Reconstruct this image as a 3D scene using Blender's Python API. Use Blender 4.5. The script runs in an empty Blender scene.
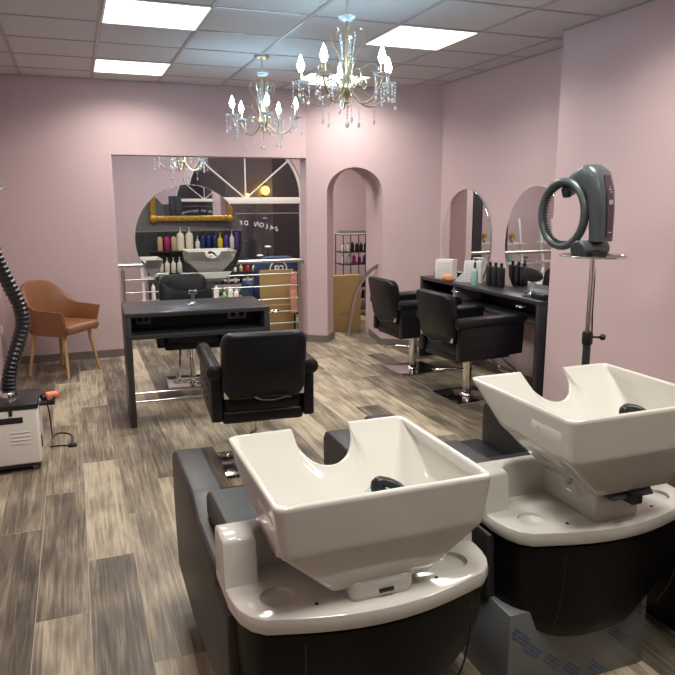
import bpy, bmesh, math, random
from mathutils import Vector, Matrix
random.seed(7)
PI = math.pi
sc = bpy.context.scene
COL = sc.collection

# ------------------------------------------------------------ camera
CH = 1.5386
YAW, PITCH, ROLL, FPX = 0.3632, 0.1988, -0.003, 685.4
cd = bpy.data.cameras.new('camera'); cam = bpy.data.objects.new('camera', cd); COL.objects.link(cam)
fwd = Vector((math.sin(YAW), math.cos(YAW), 0)); rgt = Vector((math.cos(YAW), -math.sin(YAW), 0)); up = Vector((0, 0, 1))
f2 = fwd*math.cos(PITCH) - up*math.sin(PITCH); u2 = up*math.cos(PITCH) + fwd*math.sin(PITCH)
r3 = rgt*math.cos(ROLL) + u2*math.sin(ROLL); u3 = u2*math.cos(ROLL) - rgt*math.sin(ROLL)
mw = Matrix((r3, u3, -f2)).transposed().to_4x4(); mw.translation = Vector((0, 0, CH))
cam.matrix_world = mw
cd.sensor_width = 36; cd.sensor_fit = 'HORIZONTAL'; cd.lens = FPX/675*36; cd.clip_start = 0.02; cd.clip_end = 100
sc.camera = cam

# ------------------------------------------------------------ world, exposure
w = bpy.data.worlds.new('night'); sc.world = w; w.use_nodes = True
w.node_tree.nodes['Background'].inputs[0].default_value = (0.060, 0.052, 0.062, 1)
w.node_tree.nodes['Background'].inputs[1].default_value = 1.0
sc.view_settings.view_transform = 'Standard'; sc.view_settings.look = 'None'
sc.view_settings.gamma = 1; sc.view_settings.use_curve_mapping = False
sc.view_settings.exposure = 1.14
PANEL_W = 1.3       # brightness of the ceiling panels
AREA_W = 8.0        # watts of each ceiling panel lamp
BULB_W = 42.0       # brightness of the candle bulbs

# ------------------------------------------------------------ materials
def mat(name, col, rough=0.5, metal=0.0, spec=0.5, noise=0.0, nscale=8.0, bump=0.0, bscale=80.0, trans=0.0, emis=None, estr=0.0, coat=0.0, sheen=0.0):
    m = bpy.data.materials.new(name); m.use_nodes = True
    nt = m.node_tree; b = nt.nodes['Principled BSDF']
    b.inputs['Base Color'].default_value = (*col, 1); b.inputs['Roughness'].default_value = rough
    b.inputs['Metallic'].default_value = metal; b.inputs['Specular IOR Level'].default_value = spec
    b.inputs['Transmission Weight'].default_value = trans; b.inputs['Coat Weight'].default_value = coat
    b.inputs['Coat Roughness'].default_value = 0.05
    if emis: b.inputs['Emission Color'].default_value = (*emis, 1); b.inputs['Emission Strength'].default_value = estr
    if noise or bump:
        tc = nt.nodes.new('ShaderNodeTexCoord')
    if noise:
        n = nt.nodes.new('ShaderNodeTexNoise'); n.inputs['Scale'].default_value = nscale; n.inputs['Detail'].default_value = 5
        nt.links.new(tc.outputs['Object'], n.inputs['Vector'])
        r = nt.nodes.new('ShaderNodeMapRange'); r.inputs[3].default_value = 1-noise; r.inputs[4].default_value = 1+noise
        nt.links.new(n.outputs[0], r.inputs[0])
        mx = nt.nodes.new('ShaderNodeMix'); mx.data_type = 'RGBA'; mx.blend_type = 'MULTIPLY'; mx.inputs[0].default_value = 1
        mx.inputs[6].default_value = (*col, 1); nt.links.new(r.outputs[0], mx.inputs[7]); nt.links.new(mx.outputs[2], b.inputs['Base Color'])
    if bump:
        n2 = nt.nodes.new('ShaderNodeTexNoise'); n2.inputs['Scale'].default_value = bscale; n2.inputs['Detail'].default_value = 3
        nt.links.new(tc.outputs['Object'], n2.inputs['Vector'])
        bp = nt.nodes.new('ShaderNodeBump'); bp.inputs['Strength'].default_value = bump; bp.inputs['Distance'].default_value = 0.004
        nt.links.new(n2.outputs[0], bp.inputs['Height']); nt.links.new(bp.outputs[0], b.inputs['Normal'])
    return m
M = {}
M['pink'] = mat('pink_paint', (0.575, 0.425, 0.437), 0.75, noise=0.03, nscale=1.2, bump=0.15, bscale=220)
M['grey_wall'] = mat('grey_paint', (0.16, 0.155, 0.165), 0.6)
M['dark_tile'] = mat('dark_green_wall', (0.035, 0.042, 0.040), 0.35)
M['ceil'] = mat('ceiling_tile', (0.56, 0.54, 0.545), 0.85, noise=0.05, nscale=1.5, bump=0.3, bscale=150)
M['grid'] = mat('ceiling_grid', (0.34, 0.32, 0.33), 0.4)
M['white_metal'] = mat('white_enamel', (0.78, 0.75, 0.70), 0.35)
M['frame_white'] = mat('white_window_frame', (0.75, 0.71, 0.66), 0.4)
M['panel'] = mat('light_diffuser', (0.9, 0.9, 0.9), 0.5, emis=(1.0, 0.95, 0.87), estr=PANEL_W)
M['bulb'] = mat('candle_bulb', (0.9, 0.95, 1), 0.3, emis=(0.46, 0.80, 1.0), estr=BULB_W)
M['gold'] = mat('champagne_gold', (0.62, 0.50, 0.33), 0.28, 0.9)
M['crystal'] = mat('clear_crystal', (0.92, 0.97, 1.0), 0.05, spec=0.9, trans=0.45, coat=0.6)
M['leather'] = mat('black_leather', (0.007, 0.007, 0.009), 0.38, spec=0.34, bump=0.12, bscale=260)
M['leather_grey'] = mat('charcoal_leather', (0.024, 0.024, 0.024), 0.42, bump=0.12, bscale=260)
M['shell'] = mat('black_shell', (0.005, 0.004, 0.004), 0.45, spec=0.25)
M['porcelain'] = mat('white_porcelain', (0.66, 0.65, 0.60), 0.09, spec=0.55, coat=0.3)
M['chrome'] = mat('chrome', (0.72, 0.70, 0.68), 0.12, 1.0)
M['steel'] = mat('brushed_steel', (0.50, 0.49, 0.47), 0.32, 1.0)
M['film'] = mat('film_covered_steel', (0.20, 0.21, 0.22), 0.35, 0.3)
M['blue_ink'] = mat('blue_print', (0.04, 0.12, 0.25), 0.5)
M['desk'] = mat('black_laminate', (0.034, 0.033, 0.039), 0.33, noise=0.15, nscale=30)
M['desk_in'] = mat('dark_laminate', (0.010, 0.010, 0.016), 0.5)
M['mirror'] = mat('mirror_glass', (0.86, 0.87, 0.87), 0.008, 1.0)
M['bevel_edge'] = mat('mirror_edge', (0.50, 0.56, 0.54), 0.15, 0.8)
M['black'] = mat('black_plastic', (0.012, 0.012, 0.014), 0.35)
M['hose'] = mat('black_hose', (0.014, 0.015, 0.018), 0.28)
M['socket'] = mat('grey_socket', (0.32, 0.32, 0.33), 0.4)
M['beige'] = mat('cream_plastic', (0.55, 0.51, 0.42), 0.4)
M['tan'] = mat('cognac_leather', (0.225, 0.088, 0.036), 0.42, noise=0.2, nscale=6, bump=0.1, bscale=200)
M['oak'] = mat('oak_wood', (0.50, 0.31, 0.15), 0.45, noise=0.2, nscale=12)
M['base'] = mat('taupe_skirting', (0.16, 0.135, 0.12), 0.5, noise=0.15, nscale=6)
M['teal'] = mat('grey_teal_plastic', (0.064, 0.082, 0.086), 0.30, spec=0.6)
M['teal_dark'] = mat('dark_teal_plastic', (0.030, 0.042, 0.046), 0.35)
M['plum'] = mat('plum_panel', (0.075, 0.035, 0.060), 0.3)
M['pale_ink'] = mat('pale_print', (0.6, 0.6, 0.62), 0.5)
M['card'] = mat('cardboard', (0.33, 0.215, 0.085), 0.8, noise=0.12, nscale=6)
M['orange'] = mat('orange_plastic', (0.75, 0.16, 0.05), 0.35)
M['peach'] = mat('peach_cloth', (0.80, 0.33, 0.16), 0.7, noise=0.1, nscale=30)
M['paper'] = mat('white_paper', (0.74, 0.72, 0.68), 0.8)
M['print'] = mat('grey_print', (0.32, 0.31, 0.30), 0.8)
M['mint'] = mat('mint_plastic', (0.42, 0.66, 0.60), 0.25, trans=0.3)
M['white'] = mat('white_plastic', (0.76, 0.74, 0.70), 0.35)
M['cream'] = mat('cream_white', (0.78, 0.76, 0.62), 0.4)
M['navy'] = mat('navy_fabric', (0.014, 0.030, 0.085), 0.7)
M['navy_gloss'] = mat('navy_plastic', (0.02, 0.035, 0.16), 0.3)
M['magenta'] = mat('magenta_plastic', (0.40, 0.02, 0.16), 0.3)
M['bottle_beige'] = mat('beige_plastic', (0.60, 0.42, 0.25), 0.35)
M['yellow'] = mat('yellow_plastic', (0.78, 0.62, 0.03), 0.3)
M['purple'] = mat('violet_plastic', (0.10, 0.05, 0.32), 0.35)
M['red'] = mat('red_plastic', (0.5, 0.03, 0.03), 0.4)
M['green'] = mat('green_plastic', (0.15, 0.38, 0.14), 0.4)
M['old_gold'] = mat('antique_gold', (0.62, 0.38, 0.08), 0.35, 0.75, noise=0.3, nscale=40, bump=0.8, bscale=60)
M['tinsel'] = mat('gold_tinsel', (0.80, 0.55, 0.16), 0.2, 0.85)
M['pinkcloth'] = mat('salmon_cloth', (0.62, 0.27, 0.20), 0.8)
M['facade'] = mat('street_facade', (0.36, 0.31, 0.33), 0.8, noise=0.1, nscale=1)
M['facade_dark'] = mat('street_facade_dark', (0.07, 0.065, 0.08), 0.8)
M['lamp'] = mat('amber_lamp', (0.9, 0.6, 0.1), 0.5, emis=(1.0, 0.62, 0.08), estr=3.2)
M['letter'] = mat('grey_vinyl_lettering', (0.58, 0.56, 0.55), 0.6)
M['cable'] = mat('black_cable', (0.008, 0.008, 0.008), 0.4)
g = bpy.data.materials.new('window_glass'); g.use_nodes = True; nt = g.node_tree; nt.nodes.remove(nt.nodes['Principled BSDF'])
gl = nt.nodes.new('ShaderNodeBsdfGlossy'); gl.inputs['Roughness'].default_value = 0.0; gl.inputs['Color'].default_value = (1, 1, 1, 1)
tr = nt.nodes.new('ShaderNodeBsdfTransparent'); tr.inputs[0].default_value = (0.92, 0.93, 0.94, 1)
mx = nt.nodes.new('ShaderNodeMixShader'); fr = nt.nodes.new('ShaderNodeFresnel'); fr.inputs[0].default_value = 1.5
nt.links.new(fr.outputs[0], mx.inputs[0]); nt.links.new(tr.outputs[0], mx.inputs[1]); nt.links.new(gl.outputs[0], mx.inputs[2])
nt.links.new(mx.outputs[0], nt.nodes['Material Output'].inputs[0]); M['glass'] = g

PLANK_SEED = 8297.0
def floor_material():
    m = bpy.data.materials.new('wood_look_floor_tiles'); m.use_nodes = True
    nt = m.node_tree; N = nt.nodes; L = nt.links; b = N['Principled BSDF']
    def math_(op, a, bb=None, c=None):
        n = N.new('ShaderNodeMath'); n.operation = op
        for i, v in enumerate((a, bb, c)):
            if v is None: continue
            if isinstance(v, (int, float)): n.inputs[i].default_value = v
            else: L.new(v, n.inputs[i])
        return n.outputs[0]
    tc = N.new('ShaderNodeTexCoord'); sp = N.new('ShaderNodeSeparateXYZ'); L.new(tc.outputs['Object'], sp.inputs[0])
    X, Y = sp.outputs[0], sp.outputs[1]
    xx = math_('DIVIDE', math_('ADD', X, 0.4333), 0.1936)
    c = math_('FLOOR', xx)
    yy = math_('SUBTRACT', math_('SUBTRACT', math_('DIVIDE', Y, 1.2), 0.775), math_('MULTIPLY', c, 0.338))
    r = math_('FLOOR', yy)
    fx = math_('FRACT', xx); fy = math_('FRACT', yy)
    ex = math_('MULTIPLY', math_('MINIMUM', fx, math_('SUBTRACT', 1, fx)), 0.1936)
    ey = math_('MULTIPLY', math_('MINIMUM', fy, math_('SUBTRACT', 1, fy)), 1.2)
    e = math_('MINIMUM', ex, ey)
    cv = N.new('ShaderNodeCombineXYZ'); L.new(c, cv.inputs[0]); L.new(r, cv.inputs[1])
    cv.inputs[2].default_value = PLANK_SEED
    wn = N.new('ShaderNodeTexWhiteNoise'); wn.noise_dimensions = '3D'; L.new(cv.outputs[0], wn.inputs['Vector'])
    wv = wn.outputs['Value']
    gv = N.new('ShaderNodeCombineXYZ'); L.new(math_('MULTIPLY', X, 34), gv.inputs[0]); L.new(math_('ADD', math_('MULTIPLY', Y, 1.5), math_('MULTIPLY', wv, 37)), gv.inputs[1]); L.new(math_('MULTIPLY', wv, 91), gv.inputs[2])
    n1 = N.new('ShaderNodeTexNoise'); n1.inputs['Scale'].default_value = 1.0; n1.inputs['Detail'].default_value = 6; n1.inputs['Distortion'].default_value = 1.2
    L.new(gv.outputs[0], n1.inputs['Vector'])
    gv2 = N.new('ShaderNodeCombineXYZ'); L.new(math_('MULTIPLY', X, 9), gv2.inputs[0]); L.new(math_('ADD', math_('MULTIPLY', Y, 3.2), math_('MULTIPLY', wv, 17)), gv2.inputs[1]); L.new(math_('MULTIPLY', wv, 51), gv2.inputs[2])
    n2 = N.new('ShaderNodeTexNoise'); n2.inputs['Scale'].default_value = 1.0; n2.inputs['Detail'].default_value = 5
    L.new(gv2.outputs[0], n2.inputs['Vector'])
    gv3 = N.new('ShaderNodeCombineXYZ'); L.new(math_('MULTIPLY', X, 120), gv3.inputs[0]); L.new(math_('ADD', math_('MULTIPLY', Y, 5), math_('MULTIPLY', wv, 7)), gv3.inputs[1]); L.new(wv, gv3.inputs[2])
    n3 = N.new('ShaderNodeTexNoise'); n3.inputs['Scale'].default_value = 1.0; n3.inputs['Detail'].default_value = 3; L.new(gv3.outputs[0], n3.inputs['Vector'])
    t0 = math_('ADD', math_('MULTIPLY', wv, 0.42), math_('MULTIPLY', math_('SUBTRACT', n1.outputs[0], 0.5), 0.72))
    t = math_('ADD', math_('ADD', t0, math_('MULTIPLY', math_('SUBTRACT', n3.outputs[0], 0.5), 0.50)), math_('ADD', math_('MULTIPLY', math_('SUBTRACT', n2.outputs[0], 0.5), 0.75), 0.335))
    cr = N.new('ShaderNodeValToRGB'); L.new(t, cr.inputs[0])
    el = cr.color_ramp.elements
    el[0].position = 0.22; el[0].color = (0.062, 0.050, 0.038, 1)
    el[1].position = 0.86; el[1].color = (0.50, 0.43, 0.31, 1)
    k = el.new(0.42); k.color = (0.135, 0.110, 0.080, 1)
    k = el.new(0.62); k.color = (0.270, 0.225, 0.160, 1)
    mx = N.new('ShaderNodeMix'); mx.data_type = 'RGBA'
    L.new(math_('LESS_THAN', e, 0.0016), mx.inputs[0]); L.new(cr.outputs[0], mx.inputs[6]); mx.inputs[7].default_value = (0.36, 0.31, 0.23, 1)
    L.new(mx.outputs[2], b.inputs['Base Color'])
    L.new(math_('ADD', 0.34, math_('MULTIPLY', n2.outputs[0], 0.22)), b.inputs['Roughness'])
    bp = N.new('ShaderNodeBump'); bp.inputs['Strength'].default_value = 0.25; bp.inputs['Distance'].default_value = 0.002
    L.new(math_('ADD', n1.outputs[0], math_('MULTIPLY', math_('MINIMUM', e, 0.003), 300)), bp.inputs['Height']); L.new(bp.outputs[0], b.inputs['Normal'])
    return m
M['floor'] = floor_material()

# ------------------------------------------------------------ mesh helpers
class MB:
    def __init__(s): s.bm = bmesh.new()
    def merge(s, t, mtx=None):
        if mtx is not None: bmesh.ops.transform(t, matrix=mtx, verts=t.verts)
        me = bpy.data.meshes.new('tmp'); t.to_mesh(me); t.free(); s.bm.from_mesh(me); bpy.data.meshes.remove(me); return s
    def box(s, x0, x1, y0, y1, z0, z1, bev=0.0, seg=2, mtx=None):
        t = bmesh.new(); bmesh.ops.create_cube(t, size=1)
        for v in t.verts: v.co = Vector((x0+(v.co.x+.5)*(x1-x0), y0+(v.co.y+.5)*(y1-y0), z0+(v.co.z+.5)*(z1-z0)))
        if bev: bmesh.ops.bevel(t, geom=list(t.edges), offset=bev, segments=seg, profile=0.5, affect='EDGES', clamp_overlap=True)
        return s.merge(t, mtx)
    def prism(s, poly, fn, a, b, bev=0.0, seg=2):
        """poly of 2D points, fn(u,v,w)->3D"""
        t = bmesh.new()
        A = [t.verts.new(fn(u, v, a)) for u, v in poly]; B = [t.verts.new(fn(u, v, b)) for u, v in poly]
        t.faces.new(A); t.faces.new(B[::-1]); n = len(poly)
        for i in range(n): t.faces.new((A[i], B[i], B[(i+1) % n], A[(i+1) % n]))
        bmesh.ops.recalc_face_normals(t, faces=t.faces)
        if bev:
            ed = [e for e in t.edges if any(len(f.verts) > 4 or f in () for f in e.link_faces)] if n > 4 else list(t.edges)
            bmesh.ops.bevel(t, geom=ed, offset=bev, segments=seg, profile=0.5, affect='EDGES', clamp_overlap=True)
        return s.merge(t)
    def loft(s, rings, cap0=True, cap1=True, closed=True):
        t = s.bm; R = [[t.verts.new(p) for p in r] for r in rings]; fs = []
        n = len(R[0])
        for a, b in zip(R, R[1:]):
            for i in range(n if closed else n-1):
                j = (i+1) % n
                fs.append(t.faces.new((a[i], a[j], b[j], b[i])))
        if cap0: fs.append(t.faces.new(R[0][::-1]))
        if cap1: fs.append(t.faces.new(R[-1]))
        bmesh.ops.recalc_face_normals(t, faces=fs)
        return s
    def lathe(s, prof, n=20, c=(0, 0, 0), mtx=None):
        t = bmesh.new(); rings = []
        for r, z in prof:
            if r < 1e-6: rings.append([t.verts.new((0, 0, z))])
            else: rings.append([t.verts.new((r*math.cos(2*PI*i/n), r*math.sin(2*PI*i/n), z)) for i in range(n)])
        for a, b in zip(rings, rings[1:]):
            for i in range(n):
                j = (i+1) % n
                if len(a) == 1 and len(b) == 1: continue
                if len(a) == 1: t.faces.new((a[0], b[j], b[i]))
                elif len(b) == 1: t.faces.new((a[i], a[j], b[0]))
                else: t.faces.new((a[i], a[j], b[j], b[i]))
        if len(rings[0]) > 1: t.faces.new(rings[0][::-1])
        if len(rings[-1]) > 1: t.faces.new(rings[-1])
        bmesh.ops.recalc_face_normals(t, faces=t.faces)
        m = Matrix.Translation(c)
        if mtx is not None: m = m @ mtx
        return s.merge(t, m)
    def cyl(s, p0, p1, r0, r1=None, n=16, bev=0.0):
        p0 = Vector(p0); p1 = Vector(p1); d = p1-p0; L = d.length; r1 = r0 if r1 is None else r1
        q = d.to_track_quat('Z', 'Y').to_matrix().to_4x4()
        pr = [(r0, 0), (r1, L)] if not bev else [(r0-bev, 0), (r0, bev), (r1, L-bev), (r1-bev, L)]
        return s.lathe(pr, n, p0, q)
    def tube(s, pts, r, n=8, closed=False, smooth=0):
        pts = [Vector(p) for p in pts]
        if smooth: pts = catmull(pts, smooth, closed)
        k = len(pts); rr = r if isinstance(r, (list, tuple)) else [r]*k
        if len(rr) != k: rr = [rr[min(len(rr)-1, int(i*len(rr)/k))] for i in range(k)]
        rings = []; prev = None
        for i, p in enumerate(pts):
            if closed: d = pts[(i+1) % k]-pts[i-1]
            else: d = pts[min(i+1, k-1)]-pts[max(i-1, 0)]
            d.normalize()
            if prev is None:
                a = Vector((0, 0, 1)) if abs(d.z) < .9 else Vector((1, 0, 0)); u = d.cross(a).normalized()
            else:
                u = (prev - d*prev.dot(d)).normalized()
            prev = u; v = d.cross(u)
            rings.append([p + (u*math.cos(2*PI*j/n) + v*math.sin(2*PI*j/n))*rr[i] for j in range(n)])
        if closed: rings.append(rings[0]); return s.loft(rings, False, False)
        return s.loft(rings)
    def ball(s, c, r, n=8, sc_=(1, 1, 1)):
        t = bmesh.new(); bmesh.ops.create_uvsphere(t, u_segments=n, v_segments=max(4, n//2+1), radius=r)
        return s.merge(t, Matrix.Translation(c) @ Matrix.Diagonal((*sc_, 1)))
    def gem(s, c, r, h):
        t = bmesh.new(); bmesh.ops.create_icosphere(t, subdivisions=1, radius=1)
        return s.merge(t, Matrix.Translation(c) @ Matrix.Diagonal((r, r, h, 1)))
    def build(s, name, m, parent=None, smooth=True, ang=40, sub=0, loc=None, rot=None):
        me = bpy.data.meshes.new(name); bmesh.ops.remove_doubles(s.bm, verts=s.bm.verts, dist=1e-5)
        s.bm.to_mesh(me); s.bm.free()
        ms = m if isinstance(m, (list, tuple)) else [m]
        for q in ms: me.materials.append(M[q] if isinstance(q, str) else q)
        if smooth:
            me.polygons.foreach_set('use_smooth', [True]*len(me.polygons)); me.set_sharp_from_angle(angle=math.radians(ang))
        o = bpy.data.objects.new(name, me); COL.objects.link(o)
        if parent is not None: o.parent = parent
        if loc is not None: o.location = loc
        if rot is not None: o.rotation_euler = rot
        if sub:
            md = o.modifiers.new('sub', 'SUBSURF'); md.levels = sub; md.render_levels = sub
        return o
def catmull(P, n, closed=False):
    out = []; k = len(P)
    for i in range(k if closed else k-1):
        p0 = P[i-1] if (closed or i > 0) else P[0]*2-P[1]
        p1 = P[i]; p2 = P[(i+1) % k]
        p3 = P[(i+2) % k] if (closed or i+2 < k) else p2*2-p1
        for j in range(n):
            t = j/n
            out.append(0.5*((2*p1)+(p2-p0)*t+(2*p0-5*p1+4*p2-p3)*t*t+(3*p1-p0-3*p2+p3)*t**3))
    if not closed: out.append(P[-1])
    return out
def tag(o, label=None, cat=None, group=None, kind=None):
    if label: o['label'] = label
    if cat: o['category'] = cat
    if group: o['group'] = group
    if kind: o['kind'] = kind
    return o
def thing(name, label, cat, loc=(0, 0, 0), rz=0, group=None):
    o = bpy.data.objects.new(name, None); COL.objects.link(o); o.location = loc; o.rotation_euler = (0, 0, rz)
    o.empty_display_size = 0.1
    return tag(o, label, cat, group)
def struct(mb, name, m, **k): return tag(mb.build(name, m, **k), kind='structure')
def dup(root, loc, rz, label, group=None):
    def rec(o, par):
        c = o.copy(); COL.objects.link(c)
        if par is not None: c.parent = par
        for ch in [x for x in bpy.data.objects if x.parent == o and x not in seen]: rec(ch, c)
        seen.add(c); return c
    seen = set(); r = rec(root, None); r.location = loc; r.rotation_euler = (0, 0, rz); r['label'] = label
    if group: r['group'] = group
    return r

XYZ = lambda u, v, w_: (u, v, w_)
XZ = lambda u, v, w_: (u, w_, v)     # profile in x-z, extruded along y
YZ = lambda u, v, w_: (w_, u, v)     # profile in y-z, extruded along x

# ------------------------------------------------------------ room shell
H = 2.641
XL, XR, XN = -0.66, 3.487, 3.16
YB, YR, YW = 7.06, -0.55, 9.2
T = 0.22
struct(MB().box(XL-.2, 4.4, YR-.2, YW+.15, -0.10, 0), 'floor', 'floor', smooth=False)
cl = MB().box(XL-.2, 4.4, YR-.2, YW+.15, H, H+.12); struct(cl, 'ceiling', 'ceil', smooth=False)
gr = MB()
for k in range(-1, 7):
    x = -0.347+0.6*k
    if x > XL: gr.box(x-.0125, x+.0125, YR, YB, H-.004, H+.001)
for k in range(0, 12):
    y = 6.657-0.6*k
    gr.box(XL, XR, y-.0125, y+.0125, H-.0035, H+.001)
gr.box(XL, XL+.022, YR, YB, H-.006, H+.001); gr.box(XL, 2.35, YB-.022, YB, H-.006, H+.001)
gr.box(XR-.022, XR, 4.02, 6.22, H-.006, H+.001); gr.box(XN-.022, XN, YR, 4.02, H-.006, H+.001)
struct(gr, 'trim_1', 'grid', smooth=False)
struct(MB().box(XL-.2, XL, YR-.2, YB+T, 0, H), 'wall_left', 'pink', smooth=False)
# back wall with the big opening
OX0, OX1, OZ = 0.385, 2.335, 1.965
wb = MB().box(XL-.2, OX0, YB, YB+T, 0, H).box(OX0, OX1, YB, YB+T, OZ, H)
struct(wb, 'wall_back', 'pink', smooth=False)
# the pier right of the opening and the angled wall with its arch
A = Vector((2.352, 7.05)); B = Vector((XR+.02, 6.205)); u_ = (B-A).normalized(); LW = (B-A).length
def aw(s, z): return Vector((A.x+u_.x*s, A.y+u_.y*s, z))
s0, s1, zs, zt = 0.205, 0.805, 1.60, 1.865
na = 24
arch_o = [(s0, 0.0)] + [((s0+s1)/2-(s1-s0)/2*math.cos(PI*i/na), zs+(zt-zs)*math.sin(PI*i/na)) for i in range(na+1)] + [(s1, 0.0)]
t = MB(); bm = t.bm
vo = [bm.verts.new(aw(s, z)) for s, z in arch_o]
# side strips and the fan above the arch
c0 = bm.verts.new(aw(0, 0)); c1 = bm.verts.new(aw(0, H)); c2 = bm.verts.new(aw(LW, H)); c3 = bm.verts.new(aw(LW, 0))
tops = [bm.verts.new(aw(s, H)) for s, z in arch_o[1:-1]]
sl = bm.verts.new(aw(0, zs)); sr = bm.verts.new(aw(LW, zs))
bm.faces.new((c0, vo[0], vo[1], sl)); bm.faces.new((sl, vo[1], tops[0], c1))
for i in range(na): bm.faces.new((vo[i+1], vo[i+2], tops[i+1], tops[i]))
bm.faces.new((vo[-1], c3, sr, vo[-2])); bm.faces.new((vo[-2], sr, c2, tops[-1]))
# reveal of the arched passage, running back into the next room
P0 = Vector((2.675, 7.16)); P1 = Vector((3.12, 7.16))
def inner(s, z):
    q = (s-s0)/(s1-s0); return Vector((P0.x+(P1.x-P0.x)*q, P0.y, z))
vi = [bm.verts.new(inner(s, z)) for s, z in arch_o]
for i in range(len(vo)-1): bm.faces.new((vo[i], vo[i+1], vi[i+1], vi[i]))
# far side of the same wall, seen from the next room
y2 = 7.28
bo = [(OX1, y2, 0), (P0.x, y2, 0)]
vb = [bm.verts.new((inner(s, z).x, y2, z)) for s, z in arch_o]
for i in range(len(vi)-1): bm.faces.new((vi[i], vi[i+1], vb[i+1], vb[i]))
tb = [bm.verts.new((inner(s, z).x, y2, H)) for s, z in arch_o[1:-1]]
for i in range(na): bm.faces.new((vb[i+1], tb[i], tb[i+1], vb[i+2]))
q0 = bm.verts.new((OX1, y2, 0)); q1 = bm.verts.new((OX1, y2, zs)); q2 = bm.verts.new((OX1, y2, H))
bm.faces.new((q0, q1, vb[1], vb[0])); bm.faces.new((q1, q2, tb[0], vb[1]))
q3 = bm.verts.new((4.2, y2, 0)); q4 = bm.verts.new((4.2, y2, zs)); q5 = bm.verts.new((4.2, y2, H))
bm.faces.new((vb[-1], vb[-2], q4, q3)); bm.faces.new((vb[-2], tb[-1], q5, q4))
# jamb of the big opening
j = [bm.verts.new(p) for p in ((OX1, YB, 0), (OX1, YB, H), (OX1, y2, H), (OX1, y2, 0))]; bm.faces.new(j)
j = [bm.verts.new(p) for p in ((OX1, YB, 0), (A.x, A.y, 0), (A.x, A.y, H), (OX1, YB, H))]; bm.faces.new(j)
struct(t, 'wall_angled', 'pink', smooth=True, ang=30)
struct(MB().box(XR, XR+.2, 3.9, 6.24, 0, H), 'wall_right', 'pink', smooth=False)
struct(MB().box(XN, XR+.2, YR-.2, 4.035, 0, H), 'wall_right_near', 'pink', smooth=False)
rw = MB().box(XL-.2, XR, YR-.2, YR, 1.09, H); struct(rw, 'wall_rear', 'grey_wall', smooth=False)
struct(MB().box(XL-.2, XR, YR-.2, YR+.008, 0, 1.08), 'wall_rear_lower', 'dark_tile', smooth=False)
struct(MB().box(XL, XN, YR-.01, YR+.012, 1.078, 1.092), 'trim_2', 'steel', smooth=False)
# next room: side walls, window wall with the arched shop window
struct(MB().box(-0.6, -0.4, YB+T, YW+.1, 0, H), 'wall_next_left', 'pink', smooth=False)
struct(MB().box(3.70, 4.2, 7.28, 8.2, 0, H).box(4.2, 4.35, 7.28, YW+.1, 0, H), 'wall_next_right', 'pink', smooth=False)
WC, WR, WZ, WS = 2.20, 0.80, 1.57, 0.42     # window centre, radius, transom height, sill
t = MB(); bm = t.bm; nw = 32
def wallrow(y):
    arc = [(WC-WR*math.cos(PI*i/nw), WZ+WR*math.sin(PI*i/nw)) for i in range(nw+1)]
    a = [bm.verts.new((x, y, z)) for x, z in arc]; b = [bm.verts.new((x, y, H)) for x, z in arc]
    for i in range(nw): bm.faces.new((a[i], a[i+1], b[i+1], b[i]))
    l = [bm.verts.new(p) for p in ((-0.5, y, 0), (-0.5, y, WZ), (-0.5, y, H), (WC-WR, y, 0), (WC-WR, y, WS))]
    bm.faces.new((l[0], l[3], l[4], a[0], l[1])); bm.faces.new((l[1], a[0], b[0], l[2]))
    r = [bm.verts.new(p) for p in ((4.25, y, 0), (4.25, y, WZ), (4.25, y, H), (WC+WR, y, 0), (WC+WR, y, WS))]
    bm.faces.new((r[0], r[1], a[-1], r[4], r[3])); bm.faces.new((r[1], r[2], b[-1], a[-1]))
    bm.faces.new((l[3], r[3], r[4], l[4]))
    return [l[4]] + a + [r[4]]
e1 = wallrow(YW); e2 = wallrow(YW+.2)
for i in range(len(e1)): k = (i+1) % len(e1); bm.faces.new((e1[i], e1[k], e2[k], e2[i]))
struct(t, 'wall_window', 'pink', smooth=True, ang=30)

# skirting
bs = MB().box(XL, OX0, YB-.012, YB, 0, .075); struct(bs, 'baseboard_back', 'base', smooth=False)
struct(MB().box(XL, XL+.012, YR, YB, 0, .075), 'baseboard_left', 'base', smooth=False)
nn = Vector((u_.y, -u_.x))
def strip(p, q, th=.012, z1=.075):
    p = Vector(p); q = Vector(q); d = (q-p).normalized(); n = Vector((d.y, -d.x))*th
    t = MB(); c = [p, q, q+n, p+n]
    t.prism([(v.x, v.y) for v in c], XYZ, 0, z1); return t
t = strip(aw(0, 0).xy, aw(s0, 0).xy); struct(t, 'baseboard_pier', 'base', smooth=False)
t = strip((OX1, y2), (OX1, YB-.005)); struct(t, 'baseboard_jamb', 'base', smooth=False)
t = strip((OX1, YB), aw(0, 0).xy); struct(t, 'baseboard_pier_front', 'base', smooth=False)
t = strip(aw(s1, 0).xy, aw(LW, 0).xy); struct(t, 'baseboard_angled', 'base', smooth=False)
t = strip(aw(s0, 0).xy, P0); struct(t, 'baseboard_arch_left', 'base', smooth=False)
t = strip(P1, aw(s1, 0).xy); struct(t, 'baseboard_arch_right', 'base', smooth=False)
struct(MB().box(XR-.012, XR, 4.04, 6.2, 0, .075), 'baseboard_right', 'base', smooth=False)
struct(MB().box(XN-.012, XN, YR, 4.045, 0, .075), 'baseboard_right_near', 'base', smooth=False)

struct(MB().box(.86, 1.37, YW-.02, YW+.0, 0, 1.42, .003), 'door_1', 'facade_dark', smooth=False)
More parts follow.
